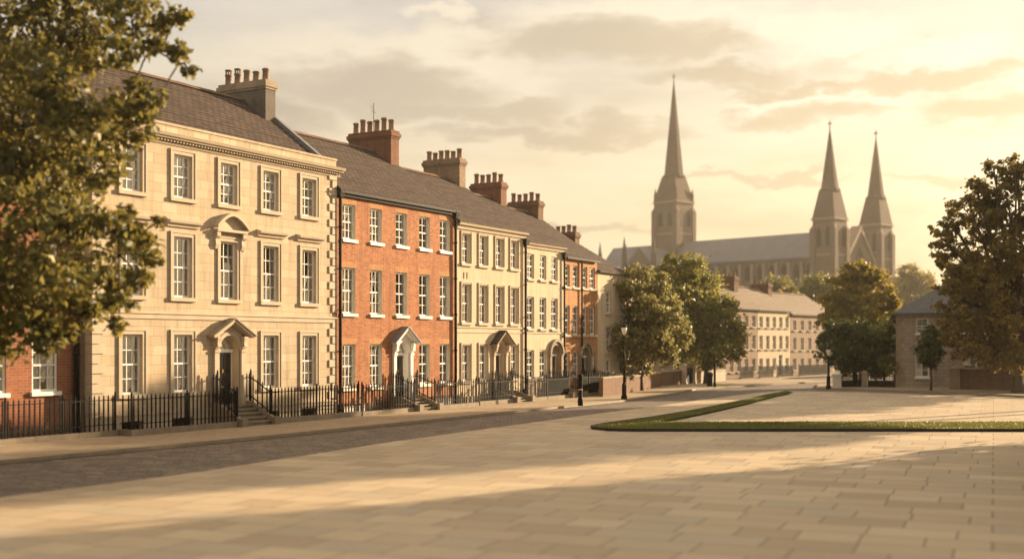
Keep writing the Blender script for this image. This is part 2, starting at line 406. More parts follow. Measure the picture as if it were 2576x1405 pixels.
def add_drain(house, x, z0, z1, r=.085, y=-.14, hopper=True):
    b = MB(); b.tube([(x, y, z0), (x, y, z1)], r, 8)
    k = z0+1.2
    while k < z1-.5: b.lathe([(r+.025, k), (r+.035, k+.05), (r+.025, k+.1)], x, y, 8); k += 2.2
    if hopper:
        b.hexa([(x-.12, y-.12, z1-.05), (x+.12, y-.12, z1-.05), (x+.12, y+.12, z1-.05), (x-.12, y+.12, z1-.05), (x-.22, y-.2, z1+.32), (x+.22, y-.2, z1+.32), (x+.22, y+.13, z1+.32), (x-.22, y+.13, z1+.32)])
        b.box(x-.25, x+.25, y-.23, y+.13, z1+.32, z1+.38)
    return b.build('drainpipe', M['iron'], house)

# ------------------------------------------------------------------ doorways
def add_doorway(house, xc, zf, w, hl, style, leaf='door_black', stone='trim', hood_w=1.45, hood_p=.75, rev=.5, hood_mat='lead', pil=.24, bell=False, slope=.52):
    r = w/2; zs = zf+hl+.14                      # springing of the arch
    d = MB()
    n = 14
    arc = [(xc - r*math.cos(math.pi*i/n), zs + r*math.sin(math.pi*i/n)) for i in range(n+1)]
    zt = zs+r+.03
    for i in range(n):                            # spandrels and soffit
        (xa, za), (xb, zb) = arc[i], arc[i+1]
        d.quad((xa, -.012, za), (xb, -.012, zb), (xb, -.012, zt), (xa, -.012, zt))
        d.quad((xa, -.012, za), (xa, rev, za), (xb, rev, zb), (xb, -.012, zb))
    ring = .17
    for i in range(n):                            # archivolt
        a0, a1 = math.pi*i/n, math.pi*(i+1)/n
        def pt(a, rr, y): return (xc-rr*math.cos(a), y, zs+rr*math.sin(a))
        d.hexa([pt(a0, r-.01, -.10), pt(a1, r-.01, -.10), pt(a1, r-.01, 0.02), pt(a0, r-.01, 0.02), pt(a0, r+ring, -.10), pt(a1, r+ring, -.10), pt(a1, r+ring, 0.02), pt(a0, r+ring, 0.02)])
    for sx in (-1, 1):                            # jambs
        xa = xc+sx*r; d.box(min(xa, xa-sx*.05), max(xa, xa-sx*.05), -.03, rev-.1, zf+.001, zs-.001)
    root = d.build('doorway', M[stone], house)
    lf = MB(); lw = w-.16; y = rev-.08
    lf.box(xc-lw/2, xc+lw/2, y, y+.06, zf+.02, zf+hl)
    for zz, hh in ((.18, .55), (.85, .62), (1.6, hl-1.72)):
        for sx in (-1, 1):
            x0 = xc + (sx*lw/4) - lw*.17; x1 = x0+lw*.34
            lf.box(x0, x1, y-.022, y+.001, zf+zz, zf+zz+hh)
            lf.box(x0+.04, x1-.04, y-.034, y-.022, zf+zz+.04, zf+zz+hh-.04)
    lf.lathe([(.02, 0), (.02, 0)], 0, 0, 4)
    lf.box(xc-.13, xc+.13, y-.03, y, zf+.8, zf+.86, 1)
    lf.box(xc-.05, xc+.05, y-.06, y-.034, zf+1.5, zf+1.66, 1)
    lf.box(xc+lw/2-.12, xc+lw/2-.06, y-.08, y, zf+1.03, zf+1.09, 1)
    lf.box(xc-lw/2-.08, xc-lw/2, y-.05, y+.08, zf, zs-.14, 2); lf.box(xc+lw/2, xc+lw/2+.08, y-.05, y+.08, zf, zs-.14, 2)
    lf.box(xc-r, xc+r, y-.12, y+.08, zs-.14, zs+.02, 2)
    lf.build('door', [M[leaf], M['brass'], M['white']], root)
    fg = MB(); k = 12
    for i in range(k):
        a0, a1 = math.pi*i/k, math.pi*(i+1)/k
        fg.poly([(xc, y+.03, zs+.02), (xc-(r-.02)*math.cos(a0), y+.03, zs+.02+(r-.02)*math.sin(a0)), (xc-(r-.02)*math.cos(a1), y+.03, zs+.02+(r-.02)*math.sin(a1))])
    for a in (.2, .4, .6, .8):
        a *= math.pi; fg.tube([(xc, y, zs+.04), (xc-(r-.05)*math.cos(a), y, zs+.02+(r-.05)*math.sin(a))], .016, 4, 1)
    for rr in (r-.05, r*.45): fg.tube([(xc-rr*math.cos(math.pi*i/12), y-.01, zs+.03+rr*math.sin(math.pi*i/12)) for i in range(13)], .022, 4, 1)
    fg.build('fanlight', [M['glass'], M['white']], root)
    if bell:
        bb = MB(); bb.tube([(xc+r+.11, -.14, zf+1.35), (xc+r+.11, -.19, zf+1.35)], .045, 8); bb.build('bell_push', M['brass'], root)
    if style in ('gable', 'arch'):
        for sx in (-1, 1):
            p = MB(); x0 = xc+sx*(r+ring*.2+pil/2+.03)
            p.box(x0-pil/2, x0+pil/2, -.14, .0, zf+.3, zs-.12); p.box(x0-pil/2-.03, x0+pil/2+.03, -.18, .0, zf+.001, zf+.3)
            p.box(x0-pil/2-.04, x0+pil/2+.04, -.19, .0, zs-.12, zs+.0)
            p.build('pilaster', M[stone], root)
    if style == 'gable':
        zb = zs+r*.72; za = zb + hood_w*slope
        for sx in (-1, 1):
            p = MB(); x0 = xc+sx*(r+ring*.2+pil/2+.03)
            prof = [(0, zs+.002), (-.16, zs+.03), (-.22, zs+.16), (-.2, zs+.3), (-.30, zb-.34), (-hood_p*.66, zb-.2), (-hood_p*.72, zb-.002), (0, zb-.002)]
            p.prism(prof, 'x', x0-pil*.42, x0+pil*.42)
            p.box(x0-pil*.52, x0+pil*.52, -hood_p*.78, -.001, zb, zb+.12)
            p.build('bracket', M[stone], root)
        hd = MB(); t = .11
        for sx in (-1, 1):
            e = Vector((xc+sx*hood_w, zb+.06)); a = Vector((xc, za+.06))
            dd = (a-e).normalized(); nn = Vector((-dd.y, dd.x))*(1 if sx < 0 else -1)
            c = [e, a, a+Vector((0, t/ max(.2, abs(nn.y)))), e+nn*t]
            hd.prism([(q.x, q.y) for q in c], 'y', -hood_p, 0.0)                      # raking cornice
            c2 = [e+nn*t - dd*.05, a+Vector((0, t/abs(nn.y))) , a+Vector((0, (t+.05)/abs(nn.y))), e+nn*(t+.05)-dd*.05]
            hd.prism([(q.x, q.y) for q in c2], 'y', -hood_p-.06, 0.0, 1)             # covering
            e2 = e + nn*(-.07) + dd*.12; a2 = a - Vector((0, .07/abs(nn.y)))
            hd.prism([(q.x, q.y) for q in (e2, a2, a2+Vector((0, .068/abs(nn.y))), e2+nn*.068)], 'y', -hood_p+.07, 0.0)
        # tympanum round the arch
        m2 = 16
        for i in range(m2):
            a0, a1 = math.pi*i/m2, math.pi*(i+1)/m2
            def rim(a):
                x = xc-(r+ring)*math.cos(a); return x, zs+(r+ring)*math.sin(a), max(zs+(r+ring)*math.sin(a)+.001, za - abs(x-xc)/hood_w*(za-zb))
            x0, q0, t0 = rim(a0); x1, q1, t1 = rim(a1)
            hd.quad((x0, -.06, q0), (x1, -.06, q1), (x1, -.06, t1), (x0, -.06, t0))
        hd.build('hood', [M[stone], M[hood_mat]], root)
    if style == 'arch':
        hd = MB(); rr = r+ring+.05
        for i in range(n):
            a0, a1 = math.pi*i/n, math.pi*(i+1)/n
            def pt(a, q, y): return (xc-q*math.cos(a), y, zs+q*math.sin(a))
            hd.hexa([pt(a0, rr, -.22), pt(a1, rr, -.22), pt(a1, rr, 0.0), pt(a0, rr, 0.0), pt(a0, rr+.2, -.22), pt(a1, rr+.2, -.22), pt(a1, rr+.2, 0.0), pt(a0, rr+.2, 0.0)])
        hd.build('hood', M['trim_dark'], root)
    return (xc-r, xc+r, zf, zt-.002, rev)

def add_steps(house, xc, w, zf, y_front, n=5, pav=0.1):
    b = MB(); run = .30; top_y = y_front + n*run
    for i in range(n):
        z1 = pav + (zf-pav)*(i+1)/n; y0 = y_front + i*run
        zt_ = z1-.012 if i == n-1 else z1; yb_ = 0.0 if i == n-1 else y_front+(i+1)*run+.05
        b.box(xc-w/2, xc+w/2, y0+.03, yb_, pav-.2 if i == 0 else z1-(zf-pav)/n-.02, zt_-.06); b.box(xc-w/2, xc+w/2, y0-.045, yb_, zt_-.06, zt_)
    for sx in (-1, 1):                         # stone strings either side
        xa = xc+sx*(w/2+.11)
        prof = [(y_front-.1, -.1), (y_front-.1, pav+.32), (top_y-.1, zf+.16), (0, zf+.16), (0, -.1)]
        b.prism(prof, 'x', xa-.11, xa+.11)
        b.box(xa-.19, xa+.19, y_front-.30, y_front-.101, -.1, pav+.36)
    return b.build('steps', M['step'], house)

# ------------------------------------------------------------------ iron railings (things of their own)
def railing(name, label, street, segs, posts, plinth=None, group='iron railings before the terrace', sp=.235, plate=None):
    """segs: ((s,off,zbase,ztop),(s,off,zbase,ztop)); posts: (s,off,z0,z1)"""
    root = empty(name, street.P(segs[0][0][0], segs[0][0][1], 0), street.rz); s0, o0 = segs[0][0][0], segs[0][0][1]
    tag(root, label, 'railing', group)
    L = lambda p, z: (p[0]-s0, p[1]-o0, z)
    b = MB(); rl = MB()
    for p, q in segs:
        ln = math.hypot(q[0]-p[0], q[1]-p[1]); n = max(2, int(ln/sp))
        for i in range(n):
            t = (i+.5)/n; s_, o_ = p[0]+(q[0]-p[0])*t, p[1]+(q[1]-p[1])*t; zb = p[2]+(q[2]-p[2])*t; zt = p[3]+(q[3]-p[3])*t
            x, y, _ = L((s_, o_), 0); w = .024
            b.box(x-w, x+w, y-w, y+w, zb, zt)
            b.lathe([(.026, zt), (.036, zt+.04), (.024, zt+.07), (.004, zt+.14)], x, y, 5)
        for zz, th in ((-.10, .035), (.22, .03)):
            a = p[3]+zz if zz < 0 else p[2]+zz; c = q[3]+zz if zz < 0 else q[2]+zz
            P0 = Vector(L(p, a)); P1 = Vector(L(q, c)); d = (P1-P0).normalized(); side = Vector((-d.y, d.x, 0)).normalized()*.04
            up = Vector((0, 0, th))
            rl.hexa([P0-side, P1-side, P1+side, P0+side, P0-side+up, P1-side+up, P1+side+up, P0+side+up])
    b.build('baluster_panel', M['iron'], root); rl.build('rail', M['iron'], root)
    if plate:                                      # (s, off0, off1, z_floor): thin dark plate set along the flank of the steps
        a_, b_, zf_ = plate[1]-o0, plate[2]-o0, plate[3]; x_ = plate[0]-s0
        p = MB(); p.prism([(a_, .0), (b_, .0), (b_, zf_+.14), (a_+1.15, zf_+.14), (a_, .26)], 'x', x_-.012, x_+.012); p.build('flank_plate', M['iron'], root)
    for s_, o_, z0, z1 in posts:
        x, y, _ = L((s_, o_), 0); p = MB(); p.box(x-.034, x+.034, y-.034, y+.034, z0, z1); p.lathe([(.04, z1), (.06, z1+.05), (.035, z1+.10), (.05, z1+.14), (.006, z1+.22)], x, y, 8)
        p.build('post', M['iron'], root)
    if plinth:
        k = MB()
        for (p, q) in plinth:                      # (s,off,z0,z1)
            ln = math.hypot(q[0]-p[0], q[1]-p[1]); n = max(1, int(ln/1.9))
            for i in range(n):
                t0, t1 = i/n, (i+1)/n - .012/ln
                a = Vector(L((p[0]+(q[0]-p[0])*t0, p[1]+(q[1]-p[1])*t0), 0)); c = Vector(L((p[0]+(q[0]-p[0])*t1, p[1]+(q[1]-p[1])*t1), 0))
                d = (c-a).normalized(); sd = Vector((-d.y, d.x, 0))*.17
                zt = p[3]+random.uniform(-.008, .008)
                k.hexa([a-sd+Vector((0,0,p[2])), c-sd+Vector((0,0,p[2])), c+sd+Vector((0,0,p[2])), a+sd+Vector((0,0,p[2])), a-sd*.93+Vector((0,0,zt)), c-sd*.93+Vector((0,0,zt)), c+sd*.93+Vector((0,0,zt)), a+sd*.93+Vector((0,0,zt))])
        k.build('stone_plinth', M['plinthstone'], root)
    return root

# ================================================================== THE TERRACE
def house_root(street, pxa, pxb, name, label, group):
    sa, sb = street.s(pxa), street.s(pxb)
    h = empty(name, street.P(sa+.003), street.rz); tag(h, label, 'house', group)
    return h, sa, (sb-sa-.006)
GT = 'houses of the long terrace'
DEPTH = 11.0
def zfun(px): return lambda py: MAIN.z(px, py)

# ---- 1. pale stone mansion
st = MAIN
H1, s1, W1 = house_root(st, 232, 845, 'stone_house', 'big pale ashlar house with pedimented black door and grey chimney', GT)
z = zfun(462); xcols = [st.s(p)-s1 for p in (332, 462, 577, 683, 777)]
pitch = (xcols[4]-xcols[0])/4; xcols = [xcols[0]+pitch*i for i in range(5)]
ZP = 13.62
rows = {'top': (z(500), z(391)), 'first': (z(749), z(596)), 'gnd': (z(986), z(841))}
ops = []; ww = 1.12; zf1 = 1.0
for k, (zb, zt) in rows.items():
    for i, x in enumerate(xcols):
        if k == 'gnd' and i == 2: continue
        ops.append((x-ww/2, x+ww/2, zb, zt, .20))
ops.append(add_doorway(H1, xcols[2], zf1, 1.36, 2.45, 'gable', hood_w=1.34, hood_p=.42, rev=.5, pil=.30, bell=True, slope=.56, hood_mat='trim_dark'))
for x in xcols: 
    if x != xcols[2]: ops.append((x-.62, x+.62, .02, .55, .3))
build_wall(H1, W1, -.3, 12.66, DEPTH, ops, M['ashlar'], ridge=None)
styles = {'top': ['blind', 'blind', 'blind', 'blind', 'blind'], 'first': ['side', 'side', '', 'side', 'side'], 'gnd': ['drape', 'drape', '', 'drape', 'drape']}
for k, (zb, zt) in rows.items():
    for i, x in enumerate(xcols):
        if k == 'gnd' and i == 2: continue
        add_window(H1, x, zb, ww, zt-zb, .20, 3, 4, styles[k][i], 'trim', .20, .16)
for i, x in enumerate(xcols):
    if i == 2: continue
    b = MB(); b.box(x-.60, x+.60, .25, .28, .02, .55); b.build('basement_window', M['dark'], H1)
for i, x in enumerate(xcols):                           # lintels over the first floor, one with a pediment
    b = MB(); zl = rows['first'][1]+.42
    if i != 2:
        prof = [(0.0, zl), (-.10, zl), (-.12, zl+.10), (-.27, zl+.16), (-.30, zl+.26), (-.04, zl+.33), (0, zl+.33)]
        b.prism(prof, 'x', x-1.0, x+1.0); b.build('window_cornice', M['trim'], H1)
    else:
        zl = rows['first'][1]+.22
        for sx in (-1, 1):
            b.prism([(0, zl-.65), (-.10, zl-.6), (-.16, zl-.4), (-.12, zl-.15), (-.24, zl-.02), (-.24, zl+.2), (0, zl+.2)], 'x', x+sx*.87-.11, x+sx*.87+.11)
        b.box(x-1.02, x+1.02, -.30, 0, zl+.2, zl+.32)
        n = 12; pts = []
        for j in range(n+1):
            t = -1+2*j/n; pts.append((x+t*1.05, zl+.34+.62*(1-abs(t)**1.7)))
        for j in range(n):
            (xa, za), (xb, zb2) = pts[j], pts[j+1]
            b.hexa([(xa, -.36, za), (xb, -.36, zb2), (xb, 0, zb2), (xa, 0, za), (xa, -.36, za+.16), (xb, -.36, zb2+.16), (xb, 0, zb2+.16), (xa, 0, za+.16)])
            b.quad((xa, -.08, zl+.32), (xb, -.08, zl+.32), (xb, -.08, zb2), (xa, -.08, za))
        b.build('window_pediment', M['trim'], H1)
b = MB(); zs = z(803)                                    # string course
b.prism([(0.01, zs), (-.06, zs), (-.07, zs+.18), (-.13, zs+.22), (-.13, zs+.28), (0.01, zs+.33)], 'x', -.05, W1); b.build('string_course', M['trim'], H1)
b = MB(); b.box(-.06, W1, -.07, -.002, -.3, .93); b.box(-.08, W1, -.10, -.002, .93, 1.02)
bb = MB()
for x0, x1 in [(-.06, xcols[0]-.62)] + [(xcols[i]+.62, xcols[i+1]-.62) for i in (0,)] + [(xcols[1]+.62, xcols[2]-1.2), (xcols[2]+1.2, xcols[3]-.62), (xcols[3]+.62, xcols[4]-.62), (xcols[4]+.62, W1)]:
    bb.box(x0, x1, -.06, -.002, -.3, .56)
for x0, x1 in ((-.08, xcols[2]-1.2), (xcols[2]+1.2, W1)): bb.box(x0, x1, -.06, -.002, .562, .80); bb.box(x0, x1, -.10, -.002, .802, .90)
bb.build('base_course', M['trim'], H1)
for side in (0, 1):                                      # quoins at both corners
    q = MB(); zq = 1.0; i = 0
    while zq < 12.6:
        if not (zs-.25 < zq < zs+.2):
            w = .62 if i % 2 == 0 else .36
            if side: q.box(W1-w, W1, -.07, .004, zq, zq+.37)
            else: q.box(-.06, w, -.06, w if i % 2 else .36, zq, zq+.37)
        zq += .41; i += 1
    q.build('quoin', M['trim'], H1)
b = MB()                                                 # cornice and parapet
b.prism([(.42, 12.665), (-.05, 12.665), (-.09, 12.74), (-.07, 12.765), (.20, 12.765), (.20, 12.90), (-.30, 12.90), (-.32, 12.97), (-.40, 12.99), (-.46, 13.12), (-.05, 13.16), (.42, 13.16)], 'x', -.40, W1+.30)
x = -.2
while x < W1: b.box(x, x+.08, -.20, .02, 12.79, 12.895); x += .19
b.build('cornice', M['trim'], H1)
b = MB(); x = -.02
while x < W1-.2:
    x1 = min(W1, x+1.35); b.box(x, x1-.015, -.03, .36, 13.16, 13.52); x = x1
b.box(-.05, W1+.02, -.08, .42, 13.52, 13.62); b.box(-.02, .36, .36, DEPTH, 12.86, 13.3)
b.build('parapet', M['ashlar'], H1)
yr1 = 5.5; zr1 = 17.0; ze1 = 13.25
build_roof(H1, W1, .5, ze1, 11.0, zr1, 'slate', yr=yr1)
for x in (W1-.001, .0):                                  # raised verges (gable copings) on the gable wall
    sl = (zr1-ze1)/(yr1-.5)
    b = MB(); b.prism([(.45, ze1-.9), (.45, ze1+.28), (yr1, zr1+.34), (10.5, ze1+.28), (10.5, ze1-.9)], 'x', x-.28 if x else -.02, x if x else .26)
    b.build('gable_coping', M['lead'], H1)
add_chimney(H1, W1-.62, .80, 3.95, 7.3, 14.0, 18.1, 'render_stack', 5, .66, crown=2, capmat='trim_dark')
add_steps(H1, xcols[2], 2.0, zf1, -1.75, 5)

# ---- 2. orange brick house
H2, s2, W2 = house_root(st, 846, 1146, 'brick_house', 'orange brick house with white gabled door hood beside the stone mansion', GT)
z = zfun(946); xc2 = [st.s(p)-s2 for p in (878, 946, 1010, 1068, 1119)]
rows = {'top': (z(611), z(525)), 'first': (z(791), z(679)), 'gnd': (z(972), z(865))}
ops = []; ww = 1.12; ze2 = 12.02; zr2 = 15.9; zf2 = .72
for k, (zb, zt) in rows.items():
    for i, x in enumerate(xc2):
        if k == 'gnd' and i == 2: continue
        ops.append((x-ww/2, x+ww/2, zb, zt, .20))
ops.append(add_doorway(H2, xc2[2]+.05, zf2, 1.30, 2.45, 'gable', stone='white', hood_w=1.14, hood_p=.45, rev=.42, pil=.24, slope=.72))
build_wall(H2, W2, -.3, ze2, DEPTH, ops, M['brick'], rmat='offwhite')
sty = {'top': ['blind', 'blind', 'blind', 'net', 'blind'], 'first': ['side', 'side', 'drape', 'drape', 'blind'], 'gnd': ['side', 'drape', '', 'net', 'net']}
for k, (zb, zt) in rows.items():
    for i, x in enumerate(xc2):
        if k == 'gnd' and i == 2: continue
        add_window(H2, x, zb, ww, zt-zb, .20, 3 if i < 2 else 2, 4, sty[k][i], 'offwhite', None, .15, out=.09)
        b = MB(); b.prism([(x-ww/2-.04, zt+.001), (x+ww/2+.04, zt+.001), (x+ww/2+.14, zt+.30), (x-ww/2-.14, zt+.30)], 'y', -.004, .05); b.build('brick_lintel', M['brick_amber'], H2)
build_roof(H2, W2, -.28, ze2-.02, DEPTH, zr2, 'slate')
b = MB(); b.box(0, W2, -.34, -.18, ze2-.16, ze2-.03); b.box(0, W2, -.20, .02, ze2-.30, ze2-.16); b.build('gutter', M['iron'], H2)
add_chimney(H2, W2-.55, .86, 4.15, 7.45, 13.2, 17.25, 'stack_red', 6, .80, antenna=True)
add_drain(H2, .16, .0, ze2-.35); add_drain(H2, W2-.20, .0, ze2-.45)
b = MB(); b.box(0, W2, -.05, -.002, -.3, .62); b.build('base_course', M['brick_brown'], H2)
b = MB(); b.box(W2-3.0, W2-.02, -.07, -.051, -.3, .60); b.box(.6, 2.4, -.07, -.051, -.3, .5); b.build('basement_panel', M['offwhite'], H2)
add_steps(H2, xc2[2]+.05, 1.8, zf2, -1.75, 4)

# ---- 3. cream stucco house
H3, s3, W3 = house_root(st, 1147, 1321, 'stucco_house', 'cream stucco house with dark gabled door hood, four windows wide', GT)
z = zfun(1172); xc3 = [st.s(p)-s3 for p in (1172, 1215, 1256, 1293)]
rows = {'top': (z(663), z(587)), 'first': (z(811), z(714)), 'gnd': (z(958), z(867))}
ops = []; ww = .98; ze3 = 11.35; zr3 = 15.2; zf3 = .62
for k, (zb, zt) in rows.items():
    for i, x in enumerate(xc3):
        if k == 'gnd' and i == 2: continue
        ops.append((x-ww/2, x+ww/2, zb, zt, .18))
ops.append(add_doorway(H3, xc3[2], zf3, 1.25, 2.45, 'gable', leaf='door_brown', stone='trim', hood_w=1.10, hood_p=.5, rev=.42, pil=.22, hood_mat='slate', slope=.74))
build_wall(H3, W3, -.3, ze3, DEPTH, ops, M['stucco'])
for k, (zb, zt) in rows.items():
    for i, x in enumerate(xc3):
        if k == 'gnd' and i == 2: continue
        add_window(H3, x, zb, ww, zt-zb, .18, 2, 4, ('net', 'side', 'drape', 'net')[(i+len(k)) % 4], 'trim', .13, .15)
zs = z(836)
for q0, q1, qy in ((0, .08, .05), (.30, .40, .07)): b = MB(); b.box(0, W3, -qy, -.001, zs+q0, zs+q1); b.build('string_course', M['trim'], H3)
b = MB(); b.prism([(0, ze3-.38), (-.10, ze3-.38), (-.14, ze3-.22), (-.30, ze3-.14), (-.34, ze3-.02), (0, ze3-.02)], 'x', 0, W3); b.build('cornice', M['trim'], H3)
build_roof(H3, W3, -.30, ze3, DEPTH, zr3, 'slate')
add_chimney(H3, W3-.5, .80, 4.7, 7.7, 12.6, 16.75, 'stack_tan', 6, .62)
add_drain(H3, W3-.16, .0, ze3-.75)
b = MB(); b.box(0, W3, -.05, -.002, -.3, .55); b.build('base_course', M['trim_dark'], H3)
b = MB(); zn = (rows['top'][0]+rows['first'][1])/2
b.box(xc3[0]-.28, xc3[0]-.18, -.03, 0, zn-.3, zn+.1); b.box(xc3[0]+.1, xc3[0]+.2, -.03, 0, zn-.3, zn+.1); b.build('tie_plate', M['trim_dark'], H3)
add_steps(H3, xc3[2], 1.8, zf3, -1.75, 4)

# ---- 4. narrower cream house
H4, s4, W4 = house_root(st, 1322, 1418, 'stucco_house', 'narrow cream stucco house with round arched door, three windows wide', GT)
z = zfun(1335); xc4 = [st.s(p)-s4 for p in (1335, 1366, 1395)]
rows = {'top': (z(701), z(638)), 'first': (z(826), z(746)), 'gnd': (z(952), z(880))}
ops = []; ww = 1.0; ze4 = 10.75; zr4 = 14.5; zf4 = .55
for k, (zb, zt) in rows.items():
    for i, x in enumerate(xc4):
        if k == 'gnd' and i == 2: continue
        ops.append((x-ww/2, x+ww/2, zb, zt, .17))
ops.append(add_doorway(H4, xc4[2]+.1, zf4, 1.35, 2.4, 'arch', leaf='door_brown', stone='trim_dark', rev=.4, pil=.26))
build_wall(H4, W4, -.3, ze4, DEPTH, ops, M['stucco'])
for k, (zb, zt) in rows.items():
    for i, x in enumerate(xc4):
        if k == 'gnd' and i == 2: continue
        add_window(H4, x, zb, ww, zt-zb, .17, 2, 4, ('net', 'drape', 'net')[(i+len(k)) % 3], 'trim', None, .15)
zs = z(838); b = MB(); b.box(0, W4, -.06, -.001, zs, zs+.10); b.build('string_course', M['trim'], H4)
b = MB(); b.prism([(0, ze4-.34), (-.10, ze4-.34), (-.14, ze4-.2), (-.28, ze4-.12), (-.32, ze4-.02), (0, ze4-.02)], 'x', 0, W4); b.build('cornice', M['trim'], H4)
build_roof(H4, W4, -.28, ze4, DEPTH, zr4, 'slate')
add_chimney(H4, W4-.5, .82, 4.7, 7.3, 12.2, 15.75, 'stack_red', 5, .70)
add_drain(H4, W4-.14, .0, ze4-.7, r=.07)
add_steps(H4, xc4[2]+.1, 1.7, zf4, -1.75, 4)

# ---- 5. amber brick pair
H5, s5, W5 = house_root(st, 1419, 1502, 'brick_house', 'amber brick house at the far end of the terrace, drainpipe down its middle', GT)
z = zfun(1448); xc5 = [st.s(p)-s5 for p in (1425.5, 1448, 1470, 1490)]
rows = {'top': (z(723), z(668)), 'first': (z(842), z(769)), 'gnd': (z(946), z(884))}
ops = []; ww = .98; ze5 = 10.15; zr5 = 14.0; zf5 = .5
for k, (zb, zt) in rows.items():
    for i, x in enumerate(xc5):
        if k == 'gnd' and i == 2: continue
        ops.append((x-ww/2, x+ww/2, zb, zt, .17))
ops.append(add_doorway(H5, xc5[2]+.1, zf5, 1.3, 2.3, 'arch', leaf='door_brown', stone='trim_dark', rev=.4, pil=.24))
build_wall(H5, W5, -.3, ze5, DEPTH, ops, M['brick_amber'])
for k, (zb, zt) in rows.items():
    for i, x in enumerate(xc5):
        if k == 'gnd' and i == 2: continue
        add_window(H5, x, zb, ww, zt-zb, .17, 2, 4, ('side', 'net', 'side', '')[(i+len(k)) % 4], 'trim', None, .14)
build_roof(H5, W5, -.25, ze5-.02, DEPTH, zr5, 'slate')
b = MB(); b.box(0, W5, -.32, -.17, ze5-.15, ze5-.03); b.build('gutter', M['iron'], H5)
add_drain(H5, st.s(1460)-s5, .0, ze5-.2, r=.07, hopper=False)
add_chimney(H5, W5-.5, .82, 4.6, 7.3, 11.6, 14.95, 'brick_brown', 5, .66)
add_steps(H5, xc5[2]+.1, 1.6, zf5, -1.75, 3)

# ---- 6. low cream house half behind the tree
H6, s6, W6 = house_root(st, 1503, 1580, 'stucco_house', 'low cream house behind the olive tree, past the amber brick house', GT)
z = zfun(1520); ze6 = z(686); zr6 = ze6+3.3
ops = []; xc6 = [2.0, 4.6, 7.2]
for zb, zt in ((6.2, 7.9), (3.2, 5.2), (.8, 2.6)):
    for x in xc6: ops.append((x-.5, x+.5, zb, zt, .2))
build_wall(H6, W6, -.3, ze6, DEPTH, ops, M['stucco'], ridge=zr6)
for o in ops: add_window(H6, (o[0]+o[1])/2, o[2], 1.0, o[3]-o[2], .2, 2, 4, 'net', 'trim', None, .14)
build_roof(H6, W6, -.25, ze6-.02, DEPTH, zr6, 'slate')
for pc, zt, np_ in ((1562, 14.2, 4), (1640, 12.7, 0)):
    pass
add_chimney(H6, 5.2, .80, 4.3, 6.3, 10.6, MAIN.z(1552, 580)+.2, 'brick_brown', 4, .6)
add_chimney(H6, W6-.4, .80, 4.0, 6.6, 10.6, MAIN.z(1600, 626), 'brick_brown', 5, .34)

# ---- 0. red brick house on the left, set back behind the foreground tree
st0 = MAIN.back(.70)
H0, s0, W0 = house_root(st0, -190, 216, 'brick_house', 'dark red brick house partly hidden behind the near tree at the street corner', GT)
W0 = MAIN.s(232) - s0 - .01
z = lambda py: st0.z(112, py)
ops = []; xc0 = [st0.s(p)-s0 for p in (-150, -20, 113)]
for zb, zt in ((z(985), z(850)), (z(752), z(610)), (z(470), z(375))):
    for x in xc0: ops.append((x-.62, x+.62, zb, zt, .22))
build_wall(H0, W0, -.3, 12.3, DEPTH, ops, M['brick_red'], ridge=16)
for i, o in enumerate(ops): add_window(H0, (o[0]+o[1])/2, o[2], 1.24, o[3]-o[2], .12 if i < 3 else .12, 3, 4, ('side', 'net', 'side')[i % 3], 'white', None, .15)
build_roof(H0, W0, -.28, 12.28, DEPTH, 16.0, 'slate')
b = MB(); b.box(0, W0, -.34, -.18, 12.14, 12.25); b.build('gutter', M['iron'], H0)
add_drain(H0, W0-.34, .0, 11.6, r=.12, y=-.18)
b = MB(); b.box(0, W0, -.06, -.002, -.3, .6); b.build('base_course', M['brick_brown'], H0)

# ------------------------------------------------------------------ railings of the terrace
RO = -1.57
pav = lambda px: max(.06, .24-.2*(px/900.0))
def front_rail(label, sA, sB, topz, zpl, o=RO, stair=None, zf=0, postA=True, name='iron_railing', ret=None, sp=.235):
    segs = [((sA, o, zpl, topz), (sB, o, zpl, topz))]
    posts = [(sA, o, zpl, topz+.05), (sB, o, zpl, topz+.05)]
    n = int((sB-sA)/2.6)
    for i in range(1, n): posts.append((sA+(sB-sA)*i/n, o, zpl, topz+.02))
    if stair == 'R':       # flight rises at the sB end
        segs.append(((sB, o+.05, zpl+.1, topz+.05), (sB, o+1.2, zf+.16, zf+1.35))); segs.append(((sB, o+1.22, zf+.16, zf+1.35), (sB, -.05, zf+.16, zf+1.35)))
        posts.append((sB, o+1.2, zf+.1, zf+1.45))
    if stair == 'L':
        segs.append(((sA, o+.05, zpl+.1, topz+.05), (sA, o+1.2, zf+.16, zf+1.35))); segs.append(((sA, o+1.22, zf+.16, zf+1.35), (sA, -.05, zf+.16, zf+1.35)))
        posts.append((sA, o+1.2, zf+.1, zf+1.45))
    if ret: segs.insert(0, ((sA, ret, zpl, topz), (sA, o, zpl, topz)))
    pl = [((sA-.12, o, -.1, zpl), (sB+.05, o, -.1, zpl))]
    if ret: pl.insert(0, ((sA, ret, -.1, zpl), (sA, o-.17, -.1, zpl)))
    return railing(name, label, MAIN, segs, posts, pl, sp=sp, plate=((sB if stair == 'R' else sA) + (-.07 if stair == 'R' else .07), o+.1, -.08, zf) if stair else None)
d1 = s1+xcols[2]
front_rail('black railing below the near tree, before the red brick house', MAIN.s(-190), s1+.35, 1.66, .34, o=-.95)
front_rail('long black railing left of the black door steps of the stone house', s1+.35+.3, d1-1.12, 1.66, .34, stair='R', zf=zf1, ret=-.9)
front_rail('black railing right of the black door steps of the stone house', d1+1.12, s2-.15, 1.66, .34, stair='L', zf=zf1)
d2 = s2+xc2[2]+.05
